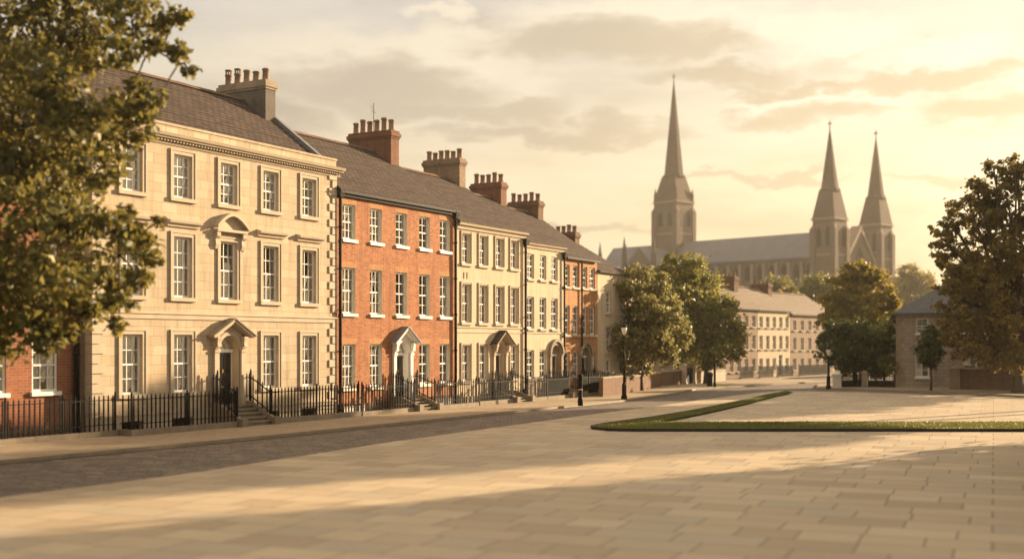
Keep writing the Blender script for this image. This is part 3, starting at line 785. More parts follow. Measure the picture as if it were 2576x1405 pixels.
front_rail('black railing left of the steps of the orange brick house', s2+.15, d2-1.02, 1.62, .30, stair='R', zf=zf2)
front_rail('black railing right of the steps of the orange brick house', d2+1.02, s3-.15, 1.62, .30, stair='L', zf=zf2)
d3 = s3+xc3[2]
front_rail('black railing left of the steps of the wider cream house', s3+.15, d3-1.02, 1.55, .34, stair='R', zf=zf3, sp=.19)
front_rail('black railing right of the steps of the wider cream house', d3+1.02, s4-.1, 1.55, .30, stair='L', zf=zf3, sp=.19)
d4 = s4+xc4[2]+.1
front_rail('black railing left of the arched door of the narrow cream house', s4+.15, d4-.98, 1.5, .30, stair='R', zf=zf4, sp=.135)
front_rail('short black railing between narrow cream house and amber brick house', d4+.98, s5+.6, 1.5, .30, stair='L', zf=zf4, sp=.135)
d5 = s5+xc5[2]+.1
front_rail('black railing left of the arched door of the amber brick house', s5+.9, d5-.92, 1.5, .28, stair='R', zf=zf5, sp=.135)
front_rail('short black railing right of the arched door of the amber brick house', d5+.92, s6-.1, 1.5, .28, stair='L', zf=zf5, sp=.135)

# ================================================================== GROUND
def sheet(name, pts, z, mat, kind='structure'):
    b = MB(); b.poly([(p[0], p[1], p[2] if len(p) > 2 else z) for p in pts]); o = b.build(name, mat); tag(o, kind=kind); return o
def hill_h(x, y):
    return 15*math.exp(-((x-70)**2/(2*62**2) + (y-335)**2/(2*58**2))) + 5*math.exp(-((x-110)**2/(2*50**2)+(y-280)**2/(2*50**2)))
# terrain: one big sheet
n = 90; gx = np.linspace(-430, 430, n); gy = np.linspace(-60, 640, n); b = MB()
for j in range(n):
    for i in range(n): b.v.append((gx[i], gy[j], -.16 + hill_h(gx[i], gy[j]) - .0))
for j in range(n-1):
    for i in range(n-1): b.f.append((j*n+i, j*n+i+1, (j+1)*n+i+1, (j+1)*n+i)); b.m.append(0); b.smooth.append(True)
M['earth'] = plain('meadow ground', (.09, .085, .03), .95, .4, .35, c2=(.06, .055, .022), bumpd=.05)
tag(b.build('ground', M['earth']), kind='structure')

# road
M['road'] = courses('worn stone setts', (.25, .20, .16), (.14, .112, .09), (.06, .048, .038), .62, .30, .022, rough=.8, blotch=.5, plane='floor', strength=.8, dist=.014, fleck=.35, third=(.27, .21, .16), wob=.04)
kerbP = [ground_at(*p) for p in ((-420, 1216), (0, 1163), (720, 1094), (1430, 1022), (1560, 1009), (1690, 991), (1750, 979), (1830, 973.5), (1960, 966), (2090, 958))]
plazaP = [ground_at(*p) for p in ((-420, 1307), (0, 1250), (500, 1186), (1000, 1108), (1300, 1067), (1500, 1040), (1750, 1007), (1880, 990), (1960, 982))]
road = sheet('road', [(-60, -10), (60, -10), (120, 60), (120, 175), (30, 175), (10, 130), (-30, 60)], -.06, M['road'])
# pavement by the terrace (raised, with a kerb), following the terrace line then bending away with the road
def ribbon(name, inner, outer, zi, zo, mat, thick=None, kind='structure'):
    b = MB()
    for k in range(len(inner)-1):
        a, c, d, e = outer[k], outer[k+1], inner[k+1], inner[k]
        b.quad((a.x, a.y, zo[k]), (c.x, c.y, zo[k+1]), (d.x, d.y, zi[k+1]), (e.x, e.y, zi[k]))
    o = b.build(name, mat); tag(o, kind=kind); return o
M['flag'] = courses('pavement flags', (.42, .32, .215), (.36, .27, .18), (.24, .18, .12), 1.0, .62, .014, blotch=.3, plane='floor', strength=.4, fleck=.2)
M['kerb'] = plain('kerb stone', (.36, .28, .19), .8, .4, 2.0, c2=(.24, .185, .125), bumpd=.008)
inner = []
for k, p in enumerate(kerbP):
    q = Vector((p.x, p.y)) ; t = (q - MAIN.o).dot(MAIN.d); off = (q - MAIN.o).dot(MAIN.nb)
    w = MAIN.P(t, -.02)
    inner.append(w if k < 5 else Vector((p.x-[0,0,0,0,0,5.6,5,5,5,5][k]*.75, p.y+[0,0,0,0,0,5.6,6,7,7,7][k], 0)))
zi = [.22, .20, .10, .085, .085, .085, .085, .085, .085, .085]; zo = [.07]*len(kerbP)
inset = []
for k, p in enumerate(kerbP):
    d = (kerbP[min(k+1, len(kerbP)-1)] - kerbP[max(k-1, 0)]).normalized(); inset.append(Vector((p.x - d.y*.30, p.y + d.x*.30, 0)))
ribbon('pavement', inner, inset, zi, zo, M['flag'])
b = MB()
for k in range(len(kerbP)-1):
    a, c = kerbP[k], kerbP[k+1]; ia, ic = inset[k], inset[k+1]; nseg = max(1, int((c-a).length/1.2))
    for i in range(nseg):
        t0, t1 = i/nseg, (i+1)/nseg-.012/max(.1, (c-a).length)
        A, C, IA, IC = a.lerp(c, t0), a.lerp(c, t1), ia.lerp(ic, t0), ia.lerp(ic, t1)
        b.hexa([(A.x, A.y, -.1), (C.x, C.y, -.1), (IC.x, IC.y, -.1), (IA.x, IA.y, -.1), (A.x, A.y, .076), (C.x, C.y, .076), (IC.x, IC.y, .08), (IA.x, IA.y, .08)])
tag(b.build('kerb', M['kerb']), kind='structure')
M['kerb_shade'] = plain('painted kerb shade', (.055, .043, .034), .75, .5, 1.5, c2=(.03, .024, .019), bumpd=.01)  # dark strip along the road edge, painting in the shade of the kerb face
shade_out = []
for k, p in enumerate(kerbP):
    d = (kerbP[min(k+1, len(kerbP)-1)] - kerbP[max(k-1, 0)]).normalized(); shade_out.append(Vector((p.x + d.y*.24, p.y - d.x*.24, 0)))
ribbon('kerb_shade_strip', kerbP, shade_out, [-.054]*len(kerbP), [-.054]*len(kerbP), M['kerb_shade'])
# plaza paving
PAZ = R(22.0)
M['paving'] = courses('sandstone paving', (.58, .45, .30), (.42, .315, .205), (.21, .155, .105), 1.75, 1.15, .021, rough=.72, blotch=.26, plane='floor', strength=.4, dist=.010, fleck=.16, third=(.47, .375, .265), wob=.05)
pz = empty('tmp'); bpy.data.objects.remove(pz)
pts = [(p.x, p.y) for p in plazaP]
far_edge = [ground_at(2050, 984), ground_at(2140, 985), ground_at(2300, 990), ground_at(2576, 1004), ground_at(2900, 1020)]
pts += [(p.x, p.y) for p in far_edge] + [(70, 40), (60, -8), (-40, -8)]
c, s_ = math.cos(PAZ), math.sin(PAZ)
b = MB(); b.poly([(x*c - y*s_, x*s_ + y*c, 0) for x, y in pts][::-1])
plaza = b.build('plaza_paving', M['paving'], None, (0, 0, 0), -PAZ); tag(plaza, kind='structure')
if plaza.data.polygons[0].normal.z < 0: plaza.data.flip_normals()
for o in COL.objects:
    if o.get('kind') == 'structure' and o.type == 'MESH' and o.name in ('road',) and o.data.polygons[0].normal.z < 0: o.data.flip_normals()

# lawn strip: a narrow V of turf with a dark edging kerb
M['turf'] = leafmat('turf blades', (.085, .105, .020), (.150, .165, .036), (.28, .25, .06), .35)
M['turf_soil'] = plain('turf base', (.115, .130, .030), .95, .4, 2.0, c2=(.085, .098, .024), bumpd=.03)
M['edging'] = plain('dark edging stone', (.022, .018, .014), .7, .4, 3.0)
arm = [(1520, 1070), (1650, 1052), (1760, 1033), (1860, 1012), (1925, 997), (1978, 987)]
armi = [(1650, 1065), (1735, 1050), (1810, 1034), (1890, 1015), (1948, 999), (1995, 989)]
outer = [ground_at(2900, 1084.5), ground_at(1600, 1084.5), ground_at(1530, 1083), ground_at(1496, 1079), ground_at(1492, 1076)] + [ground_at(*p) for p in arm]
inn = [ground_at(*p) for p in armi][::-1] + [ground_at(1668, 1066), ground_at(2900, 1066)]
loop = outer + inn
b = MB(); b.poly([(p.x, p.y, .10) for p in loop]); base = b.build('lawn_bed', M['turf_soil']); tag(base, kind='structure')
if base.data.polygons[0].normal.z < 0: base.data.flip_normals()
def strip_edge(name, path, w, z0, z1, mat):
    b = MB()
    for k in range(len(path)-1):
        a, c = path[k], path[k+1]; d = (c-a); d.z = 0; d.normalize(); sd = Vector((-d.y, d.x, 0))*w
        b.hexa([(a.x+sd.x, a.y+sd.y, z0), (c.x+sd.x, c.y+sd.y, z0), (c.x, c.y, z0), (a.x, a.y, z0), (a.x+sd.x, a.y+sd.y, z1), (c.x+sd.x, c.y+sd.y, z1), (c.x, c.y, z1), (a.x, a.y, z1)])
    o = b.build(name, mat); tag(o, kind='structure'); return o
strip_edge('lawn_edging_kerb', outer, .12, -.02, .135, M['edging'])
# real blades of grass on the bed
def point_in(p, poly):
    ins = False; j = len(poly)-1
    for i in range(len(poly)):
        if (poly[i].y > p[1]) != (poly[j].y > p[1]) and p[0] < (poly[j].x-poly[i].x)*(p[1]-poly[i].y)/(poly[j].y-poly[i].y)+poly[i].x: ins = not ins
        j = i
    return ins
rng = np.random.default_rng(3)
xs = rng.uniform(3.5, 34, 260000); ys = rng.uniform(52, 96, 260000)
keep = [i for i in range(0, len(xs)) if (ys[i] < 58 or xs[i] < 24) and point_in((xs[i], ys[i]), loop)][:42000]
xs, ys = xs[keep], ys[keep]; k = len(xs)
ang = rng.uniform(0, 6.28, k); hh = rng.uniform(.04, .10, k); ww_ = .035
V = np.zeros((k, 3, 3)); V[:, 0] = np.stack([xs-ww_*np.cos(ang), ys-ww_*np.sin(ang), np.full(k, .09)], 1); V[:, 1] = np.stack([xs+ww_*np.cos(ang), ys+ww_*np.sin(ang), np.full(k, .09)], 1)
V[:, 2] = np.stack([xs+rng.normal(0, .04, k), ys+rng.normal(0, .04, k), .09+hh], 1)
me = bpy.data.meshes.new('grass'); me.vertices.add(k*3); me.vertices.foreach_set('co', V.ravel()); me.loops.add(k*3); me.loops.foreach_set('vertex_index', np.arange(k*3))
me.polygons.add(k); me.polygons.foreach_set('loop_start', np.arange(k)*3); me.materials.append(M['turf']); me.update(calc_edges=True)
tag(link('grass', me), 'short mown grass filling the narrow wedge shaped bed', 'grass', kind='stuff')

# right hand pavement and lawn
fe = [ground_at(2052, 977), ground_at(2140, 978), ground_at(2300, 983), ground_at(2576, 996), ground_at(2900, 1012)]
bk = [ground_at(2060, 966), ground_at(2145, 968), ground_at(2300, 974), ground_at(2576, 983), ground_at(2900, 992)]
ribbon('pavement_by_garden', bk, fe, [.09]*5, [.07]*5, M['flag'])
strip_edge('kerb_by_garden', fe, -.25, -.1, .075, M['kerb'])
lw = [ground_at(2240, 970.5), ground_at(2576, 983), ground_at(2900, 992), ground_at(2900, 965), ground_at(2240, 955)]
sheet('lawn', [(p.x, p.y) for p in lw], .05, M['turf_soil'])
far_pave = [ground_at(*p) for p in ((1700, 966), (1800, 961), (1900, 955), (2000, 951), (2090, 948))]

# ================================================================== TREES
def leaf_mesh(name, centres, sizes, mat, rng, up=.35, out=None):
    k = len(centres)
    nrm = rng.normal(size=(k, 3)); nrm[:, 2] += up
    if out is not None: nrm += out*.6
    nrm /= np.linalg.norm(nrm, axis=1)[:, None]
    t = rng.normal(size=(k, 3)); t -= (t*nrm).sum(1)[:, None]*nrm; t /= np.linalg.norm(t, axis=1)[:, None]
    u = np.cross(nrm, t); s = sizes[:, None]
    V = np.zeros((k, 4, 3))
    V[:, 0] = centres - t*s*.5; V[:, 1] = centres + u*s*.36 + nrm*s*.10 + t*s*.05; V[:, 2] = centres + t*s*.55 - nrm*s*.08; V[:, 3] = centres - u*s*.36 + nrm*s*.10 + t*s*.05
    tri = (np.arange(k)[:, None]*4 + np.array([0, 1, 2, 0, 2, 3])[None]).ravel()
    me = bpy.data.meshes.new(name); me.vertices.add(k*4); me.vertices.foreach_set('co', V.ravel())
    me.loops.add(k*6); me.loops.foreach_set('vertex_index', tri.astype(np.int32)); me.polygons.add(k*2); me.polygons.foreach_set('loop_start', np.arange(k*2)*3)
    me.materials.append(mat); me.update(calc_edges=True); return me
def crown_points(lumps, nleaf, rng, clusters=26, tight=.20):
    """leaves gathered in twig clusters spread through every lump"""
    vol = np.array([l[3]**2 for l in lumps]); share = vol/vol.sum(); C = []; O = []; tips = []
    for l, w in zip(lumps, share):
        c = np.array(l[:3]); r = l[3]; sq = np.array(l[4] if len(l) > 4 else (1, 1, .85))
        k = max(5, int(clusters*(r**.8))); d = rng.normal(size=(k, 3)); d /= np.linalg.norm(d, axis=1)[:, None]
        rad = r*(.45+.55*rng.random(k)**.6)
        cc = c + d*rad[:, None]*sq; tips.append(cc)
        m = max(8, int(nleaf*w)); pick = rng.integers(0, k, m)
        sg = r*tight*(.6+.8*rng.random(k))
        p = cc[pick] + rng.normal(size=(m, 3))*sg[pick][:, None]*np.array((1, 1, .7))
        C.append(p); O.append((p-c)/r)
    return np.concatenate(C), np.concatenate(O), tips
def make_tree(name, label, base, trunk_h, r0, lumps, nleaf, leaf, mat, seed, group=None, fork=None, clusters=26, tight=.2, cat='tree', lean=(0, 0), boughs=None):
    """lumps in coordinates relative to the base"""
    rng = np.random.default_rng(seed); rd = random.Random(seed)
    root = empty(name, base); tag(root, label, cat, group)
    C, O, tips = crown_points(lumps, nleaf, rng, clusters, tight)
    sz = leaf*(.65+.7*rng.random(len(C)))
    link('crown', leaf_mesh('crown', C, sz, M[mat], rng, .35, O), root)
    b = MB(); top = Vector((lean[0], lean[1], trunk_h)); f = Vector(fork) if fork else top
    path = [Vector((0, 0, -.3)), Vector((lean[0]*.15, lean[1]*.15, .35)), Vector((lean[0]*.4+rd.uniform(-.05, .05), lean[1]*.4, trunk_h*.5)), top]
    b.tube(path, [r0*1.5, r0*1.08, r0*.9, r0*.75], 10)
    for l, tp in zip(lumps, tips):
        c = Vector(l[:3])
        if boughs:
            nb = min(boughs, key=lambda q: (q-c).length); rb = .035; mid = nb.lerp(c, .5)+Vector((0, 0, .1))
            b.tube([nb, mid, c], [rb, rb*.8, rb*.5], 5)
            for t in tp[:max(4, len(tp)//3)]:
                tt = Vector(t); b.tube([mid.lerp(c, rd.uniform(.3, .9)), c.lerp(tt, .5)+Vector((0, 0, .05)), tt], [.018, .012, .006], 4)
            continue
        mid = top.lerp(c, .5) + Vector((rd.uniform(-.3, .3), rd.uniform(-.3, .3), .12*(c-top).length))
        rb = r0*.5*min(1, .5+l[3]/3)
        b.tube([top-Vector((0, 0, .1)), top.lerp(mid, .5)+Vector((0, 0, .1)), mid, c], [rb, rb*.8, rb*.6, rb*.32], 6)
        for t in tp[:max(4, len(tp)//3)]:
            tt = Vector(t); b.tube([mid.lerp(c, rd.uniform(.3, .9)), c.lerp(tt, .5)+Vector((0, 0, .05)), tt], [rb*.3, rb*.18, .012], 4)
    b.build('trunk', M['bark'], root)
    return root
def auto_lumps(cx, cy, cz, rx, ry, rz, n, seed, lo=.28, hi=.42, taper=0.0):
    rd = random.Random(seed); out = []
    while len(out) < n:
        x, y, z = (rd.uniform(-1, 1) for _ in range(3)); q = x*x+y*y+z*z
        if q > 1 or q < .12: continue
        w = 1 - taper*max(0, z)
        r = rd.uniform(lo, hi); k = (1-r*.8)
        out.append((cx+x*rx*k*w, cy+y*ry*k*w, cz+z*rz*k, r*(rx+rz)/2*1.0))
    return out
def px_lumps(base, Y, items, depth=.0, seed=0):
    rd = random.Random(seed); out = []
    for it in items:
        px, py, rp = it[:3]; dy = it[3] if len(it) > 3 else rd.uniform(-depth, depth)
        p = at(px, py, Y+dy); out.append((p.x-base[0], p.y-base[1], p.z-base[2], rp*(Y+dy)/F))
    return out

# near tree, trunk out of the picture on the left
tb = Vector((-18.0, 34.5, 0))
items = [(60, 60, 105, 0), (200, 45, 85, 1.0), (330, 40, 65, -.6), (420, 70, 42, .5), (452, 130, 34, .2), (478, 178, 20, 0), (452, 35, 26, .4), (-60, 180, 120, 1.5), (90, 190, 100, -1.5), (215, 130, 70, .8), (310, 128, 48, -1.2), (385, 118, 34, .3),
         (55, 330, 120, .5), (190, 300, 85, -1.0), (290, 270, 72, .8), (370, 262, 42, -.3), (350, 320, 48, .6), (120, 450, 105, 1.4), (235, 430, 60, -.8), (-60, 420, 130, .2), (340, 210, 28, 0), (405, 250, 20, -.6),
         (60, 570, 110, -1.0), (190, 560, 78, .7), (290, 585, 58, -.6), (355, 610, 42, .3), (380, 650, 26, .1), (345, 700, 34, -.2), (270, 690, 62, .8), (160, 690, 85, -1.4), (40, 720, 105, .9), (-60, 650, 130, -.5),
         (110, 800, 66, -.6), (215, 775, 58, .5), (300, 762, 38, -.4), (290, 815, 26, .2), (30, 840, 66, .3), (120, 868, 34, -.2), (-60, 850, 90, .5), (165, 830, 30, .2), (260, 350, 55, .2), (310, 400, 22, 0), (325, 530, 22, .2), (395, 560, 18, .1), (-260, 300, 140, 1), (-270, 600, 130, -1), (-430, 430, 150, 0), (-210, 60, 120, .5), (-400, 170, 130, .4), (-480, 640, 110, .6), (-260, -60, 120, 0), (-60, -60, 110, .8), (120, -70, 90, -.6)]
BP = (([(-160, 700), (-40, 480), (20, 330), (60, 240), (140, 150), (250, 95)], .17), ([(-120, 560), (-10, 300), (0, 120), (40, 0)], .14), ([(20, 330), (120, 300), (230, 330), (330, 300)], .08), ([(-60, 520), (60, 560), (200, 600), (300, 640)], .08), ([(250, 95), (380, 120), (450, 160), (485, 185)], .045), ([(-100, 640), (60, 720), (180, 780)], .08))
BPT = []
for pl, rr in BP:
    P = [at(px, py, 34.3+.3*i) - tb for i, (px, py) in enumerate(pl)]; BPT.append((P, rr))
nodes = [p.lerp(q, t) for P, rr in BPT for p, q in zip(P, P[1:]) for t in (0, .33, .66, 1)]
T = make_tree('near_tree', 'large tree overhanging the picture corner, yellow green leaves close to camera', tb, 4.2, .38,
              px_lumps(tb, 34.0, items), 30000, .235, 'leaf_near', 11, clusters=26, tight=.25, boughs=nodes)
for P, rr in BPT:                                          # the dark main boughs seen among the leaves
    b = MB(); b.tube(P, [rr*(1-.75*i/(len(P)-1)) for i in range(len(P))], 7); b.build('bough', M['bark'], T)
b = MB(); b.tube([Vector((0, 0, 4)), BPT[0][0][0]], [.3, .17], 8); b.tube([Vector((0, 0, 4)), BPT[1][0][0]], [.25, .14], 8); b.tube([Vector((0, 0, 3.8)), BPT[5][0][0]], [.2, .08], 8); b.build('bough', M['bark'], T)

GTR = 'trees by the garden wall'
def street_tree(name, label, px, py_base, Y, items, nleaf, leaf, mat, seed, th=2.4, r0=.22, depth=1.5, clusters=26, tight=.2, group=GTR, zb=0):
    base = Vector(((px-CX)*Y/F, Y, zb))
    return make_tree(name, label, base, th, r0, px_lumps(base, Y, items, depth, seed), nleaf, leaf, mat, seed, group, clusters=clusters, tight=tight)
street_tree('olive_tree', 'broad olive green tree behind the street lamp at the terrace end', 1612, 975, 96,
            [(1560, 720, 38), (1605, 700, 38), (1590, 760, 50), (1650, 740, 44), (1680, 790, 42), (1640, 810, 52), (1560, 810, 50), (1700, 850, 36), (1720, 838, 20), (1650, 870, 46), (1590, 875, 50), (1540, 870, 42), (1530, 780, 34), (1680, 900, 28), (1610, 920, 28), (1545, 925, 24), (1530, 720, 22), (1665, 705, 20), (1575, 690, 18), (1630, 770, 40, -2.5), (1575, 850, 40, -2.5), (1660, 850, 34, -2.5)],
            16000, .30, 'leaf_olive', 21, clusters=20, tight=.22)
street_tree('green_tree', 'tall deep green tree behind the olive tree, before the cathedral', 1775, 968, 112,
            [(1700, 690, 42), (1740, 675, 34), (1690, 650, 16), (1770, 720, 44), (1720, 750, 55), (1800, 780, 46), (1750, 810, 60), (1830, 830, 40), (1855, 850, 24), (1800, 870, 50), (1740, 880, 50), (1850, 885, 22), (1790, 915, 26), (1690, 800, 40), (1680, 730, 34), (1830, 770, 22), (1730, 655, 18)],
            17000, .34, 'leaf_green', 22, clusters=20, tight=.22)
street_tree('golden_tree', 'golden topped tree rising before the twin cathedral spires', 2165, 968, 122,
            [(2160, 690, 34), (2120, 715, 36), (2200, 705, 34), (2230, 735, 24), (2100, 760, 34), (2160, 755, 50), (2215, 770, 38), (2250, 765, 16), (2080, 800, 24), (2130, 810, 44), (2190, 815, 46), (2170, 680, 22), (2140, 672, 14)],
            13000, .36, 'leaf_gold', 23, clusters=20, tight=.22, th=3.2)
street_tree('dark_tree', 'dark green tree beneath the golden one, by the white gate pillar', 2150, 968, 106,
            [(2110, 830, 34), (2150, 850, 46), (2190, 870, 44), (2080, 862, 24), (2100, 890, 34), (2150, 905, 40), (2195, 915, 30), (2070, 850, 14), (2125, 925, 22), (2215, 850, 24)],
            9000, .30, 'leaf_dark', 24, clusters=22, tight=.22)
street_tree('rounded_bush', 'rounded mid green bush against the end wall of the slate roofed house', 2225, 965, 104,
            [(2222, 835, 30), (2235, 870, 28), (2212, 885, 30), (2235, 915, 26), (2212, 930, 26), (2245, 800, 16)], 5200, .26, 'leaf_green', 25, th=1.0, r0=.12)
street_tree('small_tree', 'small slim tree standing in front of the slate roofed house', 2342, 978, 96,
            [(2340, 850, 26), (2330, 880, 26), (2355, 875, 24), (2342, 905, 22), (2325, 900, 14), (2340, 830, 14)], 3600, .22, 'leaf_dark', 26, th=1.6, r0=.10, clusters=24)
big = [(2500, 470, 55), (2560, 450, 50), (2440, 520, 45), (2395, 560, 34), (2370, 600, 30), (2480, 560, 60), (2545, 540, 65), (2420, 640, 55), (2500, 650, 75), (2580, 640, 80), (2375, 660, 22), (2400, 720, 45), (2460, 740, 65), (2550, 750, 75), (2630, 720, 85), (2400, 790, 42), (2440, 840, 55), (2520, 850, 65), (2600, 850, 75), (2420, 880, 34), (2490, 900, 36), (2560, 910, 36), (2350, 580, 16), (2352, 640, 16), (2390, 745, 40, -4), (2425, 800, 48, -4.5), (2385, 815, 34, -4), (2440, 870, 44, -4.5), (2510, 885, 44, -4), (2580, 890, 48, -4), (2520, 790, 60, -4.5), (2480, 700, 55, -4), (2400, 690, 34, -4), (2660, 560, 85), (2640, 470, 60), (2720, 650, 90), (2740, 790, 90), (2390, 855, 26), (2500, 425, 26), (2560, 405, 26), (2455, 470, 24)]
street_tree('bronze_tree', 'huge bronze leaved tree in front of the low dark garden wall', 2560, 978, 92, big, 36000, .32, 'leaf_brown', 27, th=3.4, r0=.42, depth=3.0, clusters=11, tight=.165)
# far trees on the cathedral hill
GH = 'hazy trees on the cathedral hill'
def hill_tree(label, px, Y, items, n_, leaf, mat, seed, name='hill_tree'):
    x = (px-CX)*Y/F; street_tree(name, label, px, 0, Y, items, n_, leaf, mat, seed, th=2.5, group=GH, zb=hill_h(x, Y)-.2, depth=2.5)
hill_tree('small rounded pale green tree between the far chimneys', 1958, 185, [(1955, 720, 30), (1935, 740, 24), (1985, 738, 22), (1960, 755, 34)], 4500, .5, 'leaf_olive', 31)
hill_tree('green tree beneath the west tower, left of the golden tree', 2062, 200, [(2050, 720, 34), (2020, 745, 30), (2085, 725, 30), (2060, 760, 42)], 5200, .55, 'leaf_green', 32)
hill_tree('hazy wide tree on the skyline right of the twin spires', 2305, 265, [(2290, 685, 26), (2275, 715, 30), (2320, 715, 34), (2345, 735, 26), (2300, 745, 44), (2260, 750, 22)], 5600, .62, 'leaf_gold', 33)
hill_tree('tree low on the hill below the nave windows', 1850, 215, [(1850, 745, 30), (1880, 755, 34), (1820, 750, 30)], 3600, .6, 'leaf_green', 34)
hill_tree('tree low on the hill behind the far terrace end', 2110, 230, [(2100, 750, 40), (2150, 760, 44), (2190, 765, 36)], 4200, .6, 'leaf_olive', 35)
hill_tree('tree low on the hill above the slate roofed house', 2400, 230, [(2370, 760, 40), (2420, 750, 46), (2470, 755, 46)], 4200, .6, 'leaf_olive', 36)

# trees and houses beyond the right edge of the picture: they throw the long evening shadows across the square
def off_tree(label, x, y, hgt, rad, seed, mat='leaf_green', lo=1.8):
    cz = (hgt+lo)/2; rd_ = random.Random(seed); lumps = []
    nl = max(2, int((hgt-lo)/(rad*.62)))
    for k in range(nl):                                    # full, flat topped crown
        z = lo+rad*.4+(hgt-lo-rad*.75)*k/max(1, nl-1)
        for j in range(6):
            t = j*math.pi/3+rd_.uniform(-.4, .4)+k*.5; q = rad*rd_.uniform(.50, .68)
            lumps.append((q*math.cos(t), q*math.sin(t), z+rd_.uniform(-.4, .4), rad*rd_.uniform(.38, .5)))
        lumps.append((0, 0, z, rad*.5))
    return make_tree('square_tree', label, Vector((x, y, 0)), lo+.3, .25, lumps, 17000, .46, mat, seed, 'trees along the east side of the square', clusters=16, tight=.26)
OFF = [(30.0, 48.4, 15.5, 4.9, 1.8), (25.4, 37.8, 13.0, 4.2, 1.8), (34.0, 41.0, 15.0, 4.6, 1.8), (21.5, 30.0, 10.5, 3.8, 1.8), (30.0, 32.0, 13.5, 4.4, 1.8), (17.2, 22.0, 9.0, 3.6, 1.8), (25.0, 24.0, 12.0, 4.2, 1.8), (39.0, 50.0, 16.5, 4.8, 1.8),
       (43.5, 79.0, 18.6, 6.0, 10.6), (53.0, 84.0, 20.5, 5.6, 11.5), (49.5, 96.0, 19.5, 5.4, 9.0)]
for i, (x, y, hg, rd_, lo) in enumerate(OFF): off_tree('bushy tree out of frame on the near right of the square' if y < 60 else 'tall stemmed tree out of frame just right of the bronze tree', x, y, hg, rd_, 50+i, lo=lo)

# ================================================================== FAR TERRACE, RIGHT HOUSE
p0 = ground_at(1822, 954.5); p1 = ground_at(2066, 942.8); FAZ = math.atan2(p1.x-p0.x, p1.y-p0.y)
FAR = Street(p0.x, p0.y, FAZ)
GF = 'houses of the far terrace'
def far_house(pxa, pxb, name, label, mat, eave_px, ncol, door=False, roofm='slate_far', z3=None):
    h, sa, W = house_root(FAR, pxa, pxb, name, label, GF); ze = FAR.z((pxa+pxb)/2, eave_px); zr = ze+2.6; D = 8.0
    rows = z3 or ((ze*.10, ze*.285), (ze*.42, ze*.62), (ze*.74, ze*.90)); ops = []
    for k, (zb, zt) in enumerate(rows):
        for i in range(ncol):
            x = W*(i+.5)/ncol
            if door and k == 0 and i == ncol-2: ops.append((x-.6, x+.6, .2, zt+.35, .3)); continue
            ops.append((x-.42, x+.42, zb, zt, .18))
    build_wall(h, W, -.2, ze, D, ops, M[mat], ridge=zr)
    for o in ops:
        if o[1]-o[0] > 1.0:
            b = MB(); xc = (o[0]+o[1])/2; b.box(o[0]+.1, o[1]-.1, .24, .29, o[2], o[3]-.5); 
            for sx in (-1, 1): b.box(xc+sx*.55-.06, xc+sx*.55+.06, .0, .3, o[2], o[3]-.01, 1)
            b.box(xc-.49, xc+.49, .2, .28, o[3]-.5, o[3]-.42, 1); b.build('door', [M['door_brown'], M['white']], h); continue
        add_window(h, (o[0]+o[1])/2, o[2], .84, o[3]-o[2], .18, 2, 4, 'net', 'trim', None, .12)
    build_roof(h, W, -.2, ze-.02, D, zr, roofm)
    b = MB(); b.box(0, W, -.26, -.13, ze-.14, ze-.03); b.build('gutter', M['iron' if roofm else 'trim'], h)
    return h, W, ze, zr, sa
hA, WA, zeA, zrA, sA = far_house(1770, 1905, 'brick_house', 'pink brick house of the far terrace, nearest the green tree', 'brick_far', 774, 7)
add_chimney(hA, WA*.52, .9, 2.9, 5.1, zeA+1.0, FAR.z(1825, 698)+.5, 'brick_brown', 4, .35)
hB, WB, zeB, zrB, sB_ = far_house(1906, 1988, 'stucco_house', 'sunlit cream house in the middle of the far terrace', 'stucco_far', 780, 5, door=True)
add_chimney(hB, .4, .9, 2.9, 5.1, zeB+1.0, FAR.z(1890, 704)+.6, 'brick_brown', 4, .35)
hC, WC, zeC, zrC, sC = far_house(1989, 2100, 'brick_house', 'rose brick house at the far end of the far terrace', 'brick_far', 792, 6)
add_chimney(hC, .5, .9, 2.9, 5.1, zeC+1.0, FAR.z(1975, 716)+.3, 'brick_brown', 4, .35)
b = MB(); sl = (zrC-zeC)/4.0; b.prism([(-.1, zeC-.1), (-.1, zeC+.25), (4.0, zrC+.28), (8.0, zeC+.25), (8.0, zeC-.1)], 'x', -.16, .12); b.build('gable_coping', M['lead'], hC)
for i, (a, c, lb) in enumerate(((1835, 1868, 'low black railing before the pink far house'), (1882, 1918, 'low black railing between the pink and cream far houses'), (1928, 1968, 'low black railing before the cream far house'), (1984, 2062, 'long low black railing before the rose far house'))):
    sa, sb = FAR.s(a), FAR.s(c)
    railing('iron_railing', lb, FAR, [((sa, -1.3, .12, 1.25), (sb, -1.3, .12, 1.25))], [(sa, -1.3, .1, 1.3), (sb, -1.3, .1, 1.3)], [((sa, -1.3, -.1, .14), (sb, -1.3, -.1, .14))], 'low railings of the far terrace', sp=.16)
# pavement in front of the far terrace
q = [FAR.P(t, o) for t, o in ((-9, -3.2), (28, -3.2), (28, -.02), (-9, -.02))]
sheet('far_pavement', [(p.x, p.y) for p in q], .06, M['flag'])

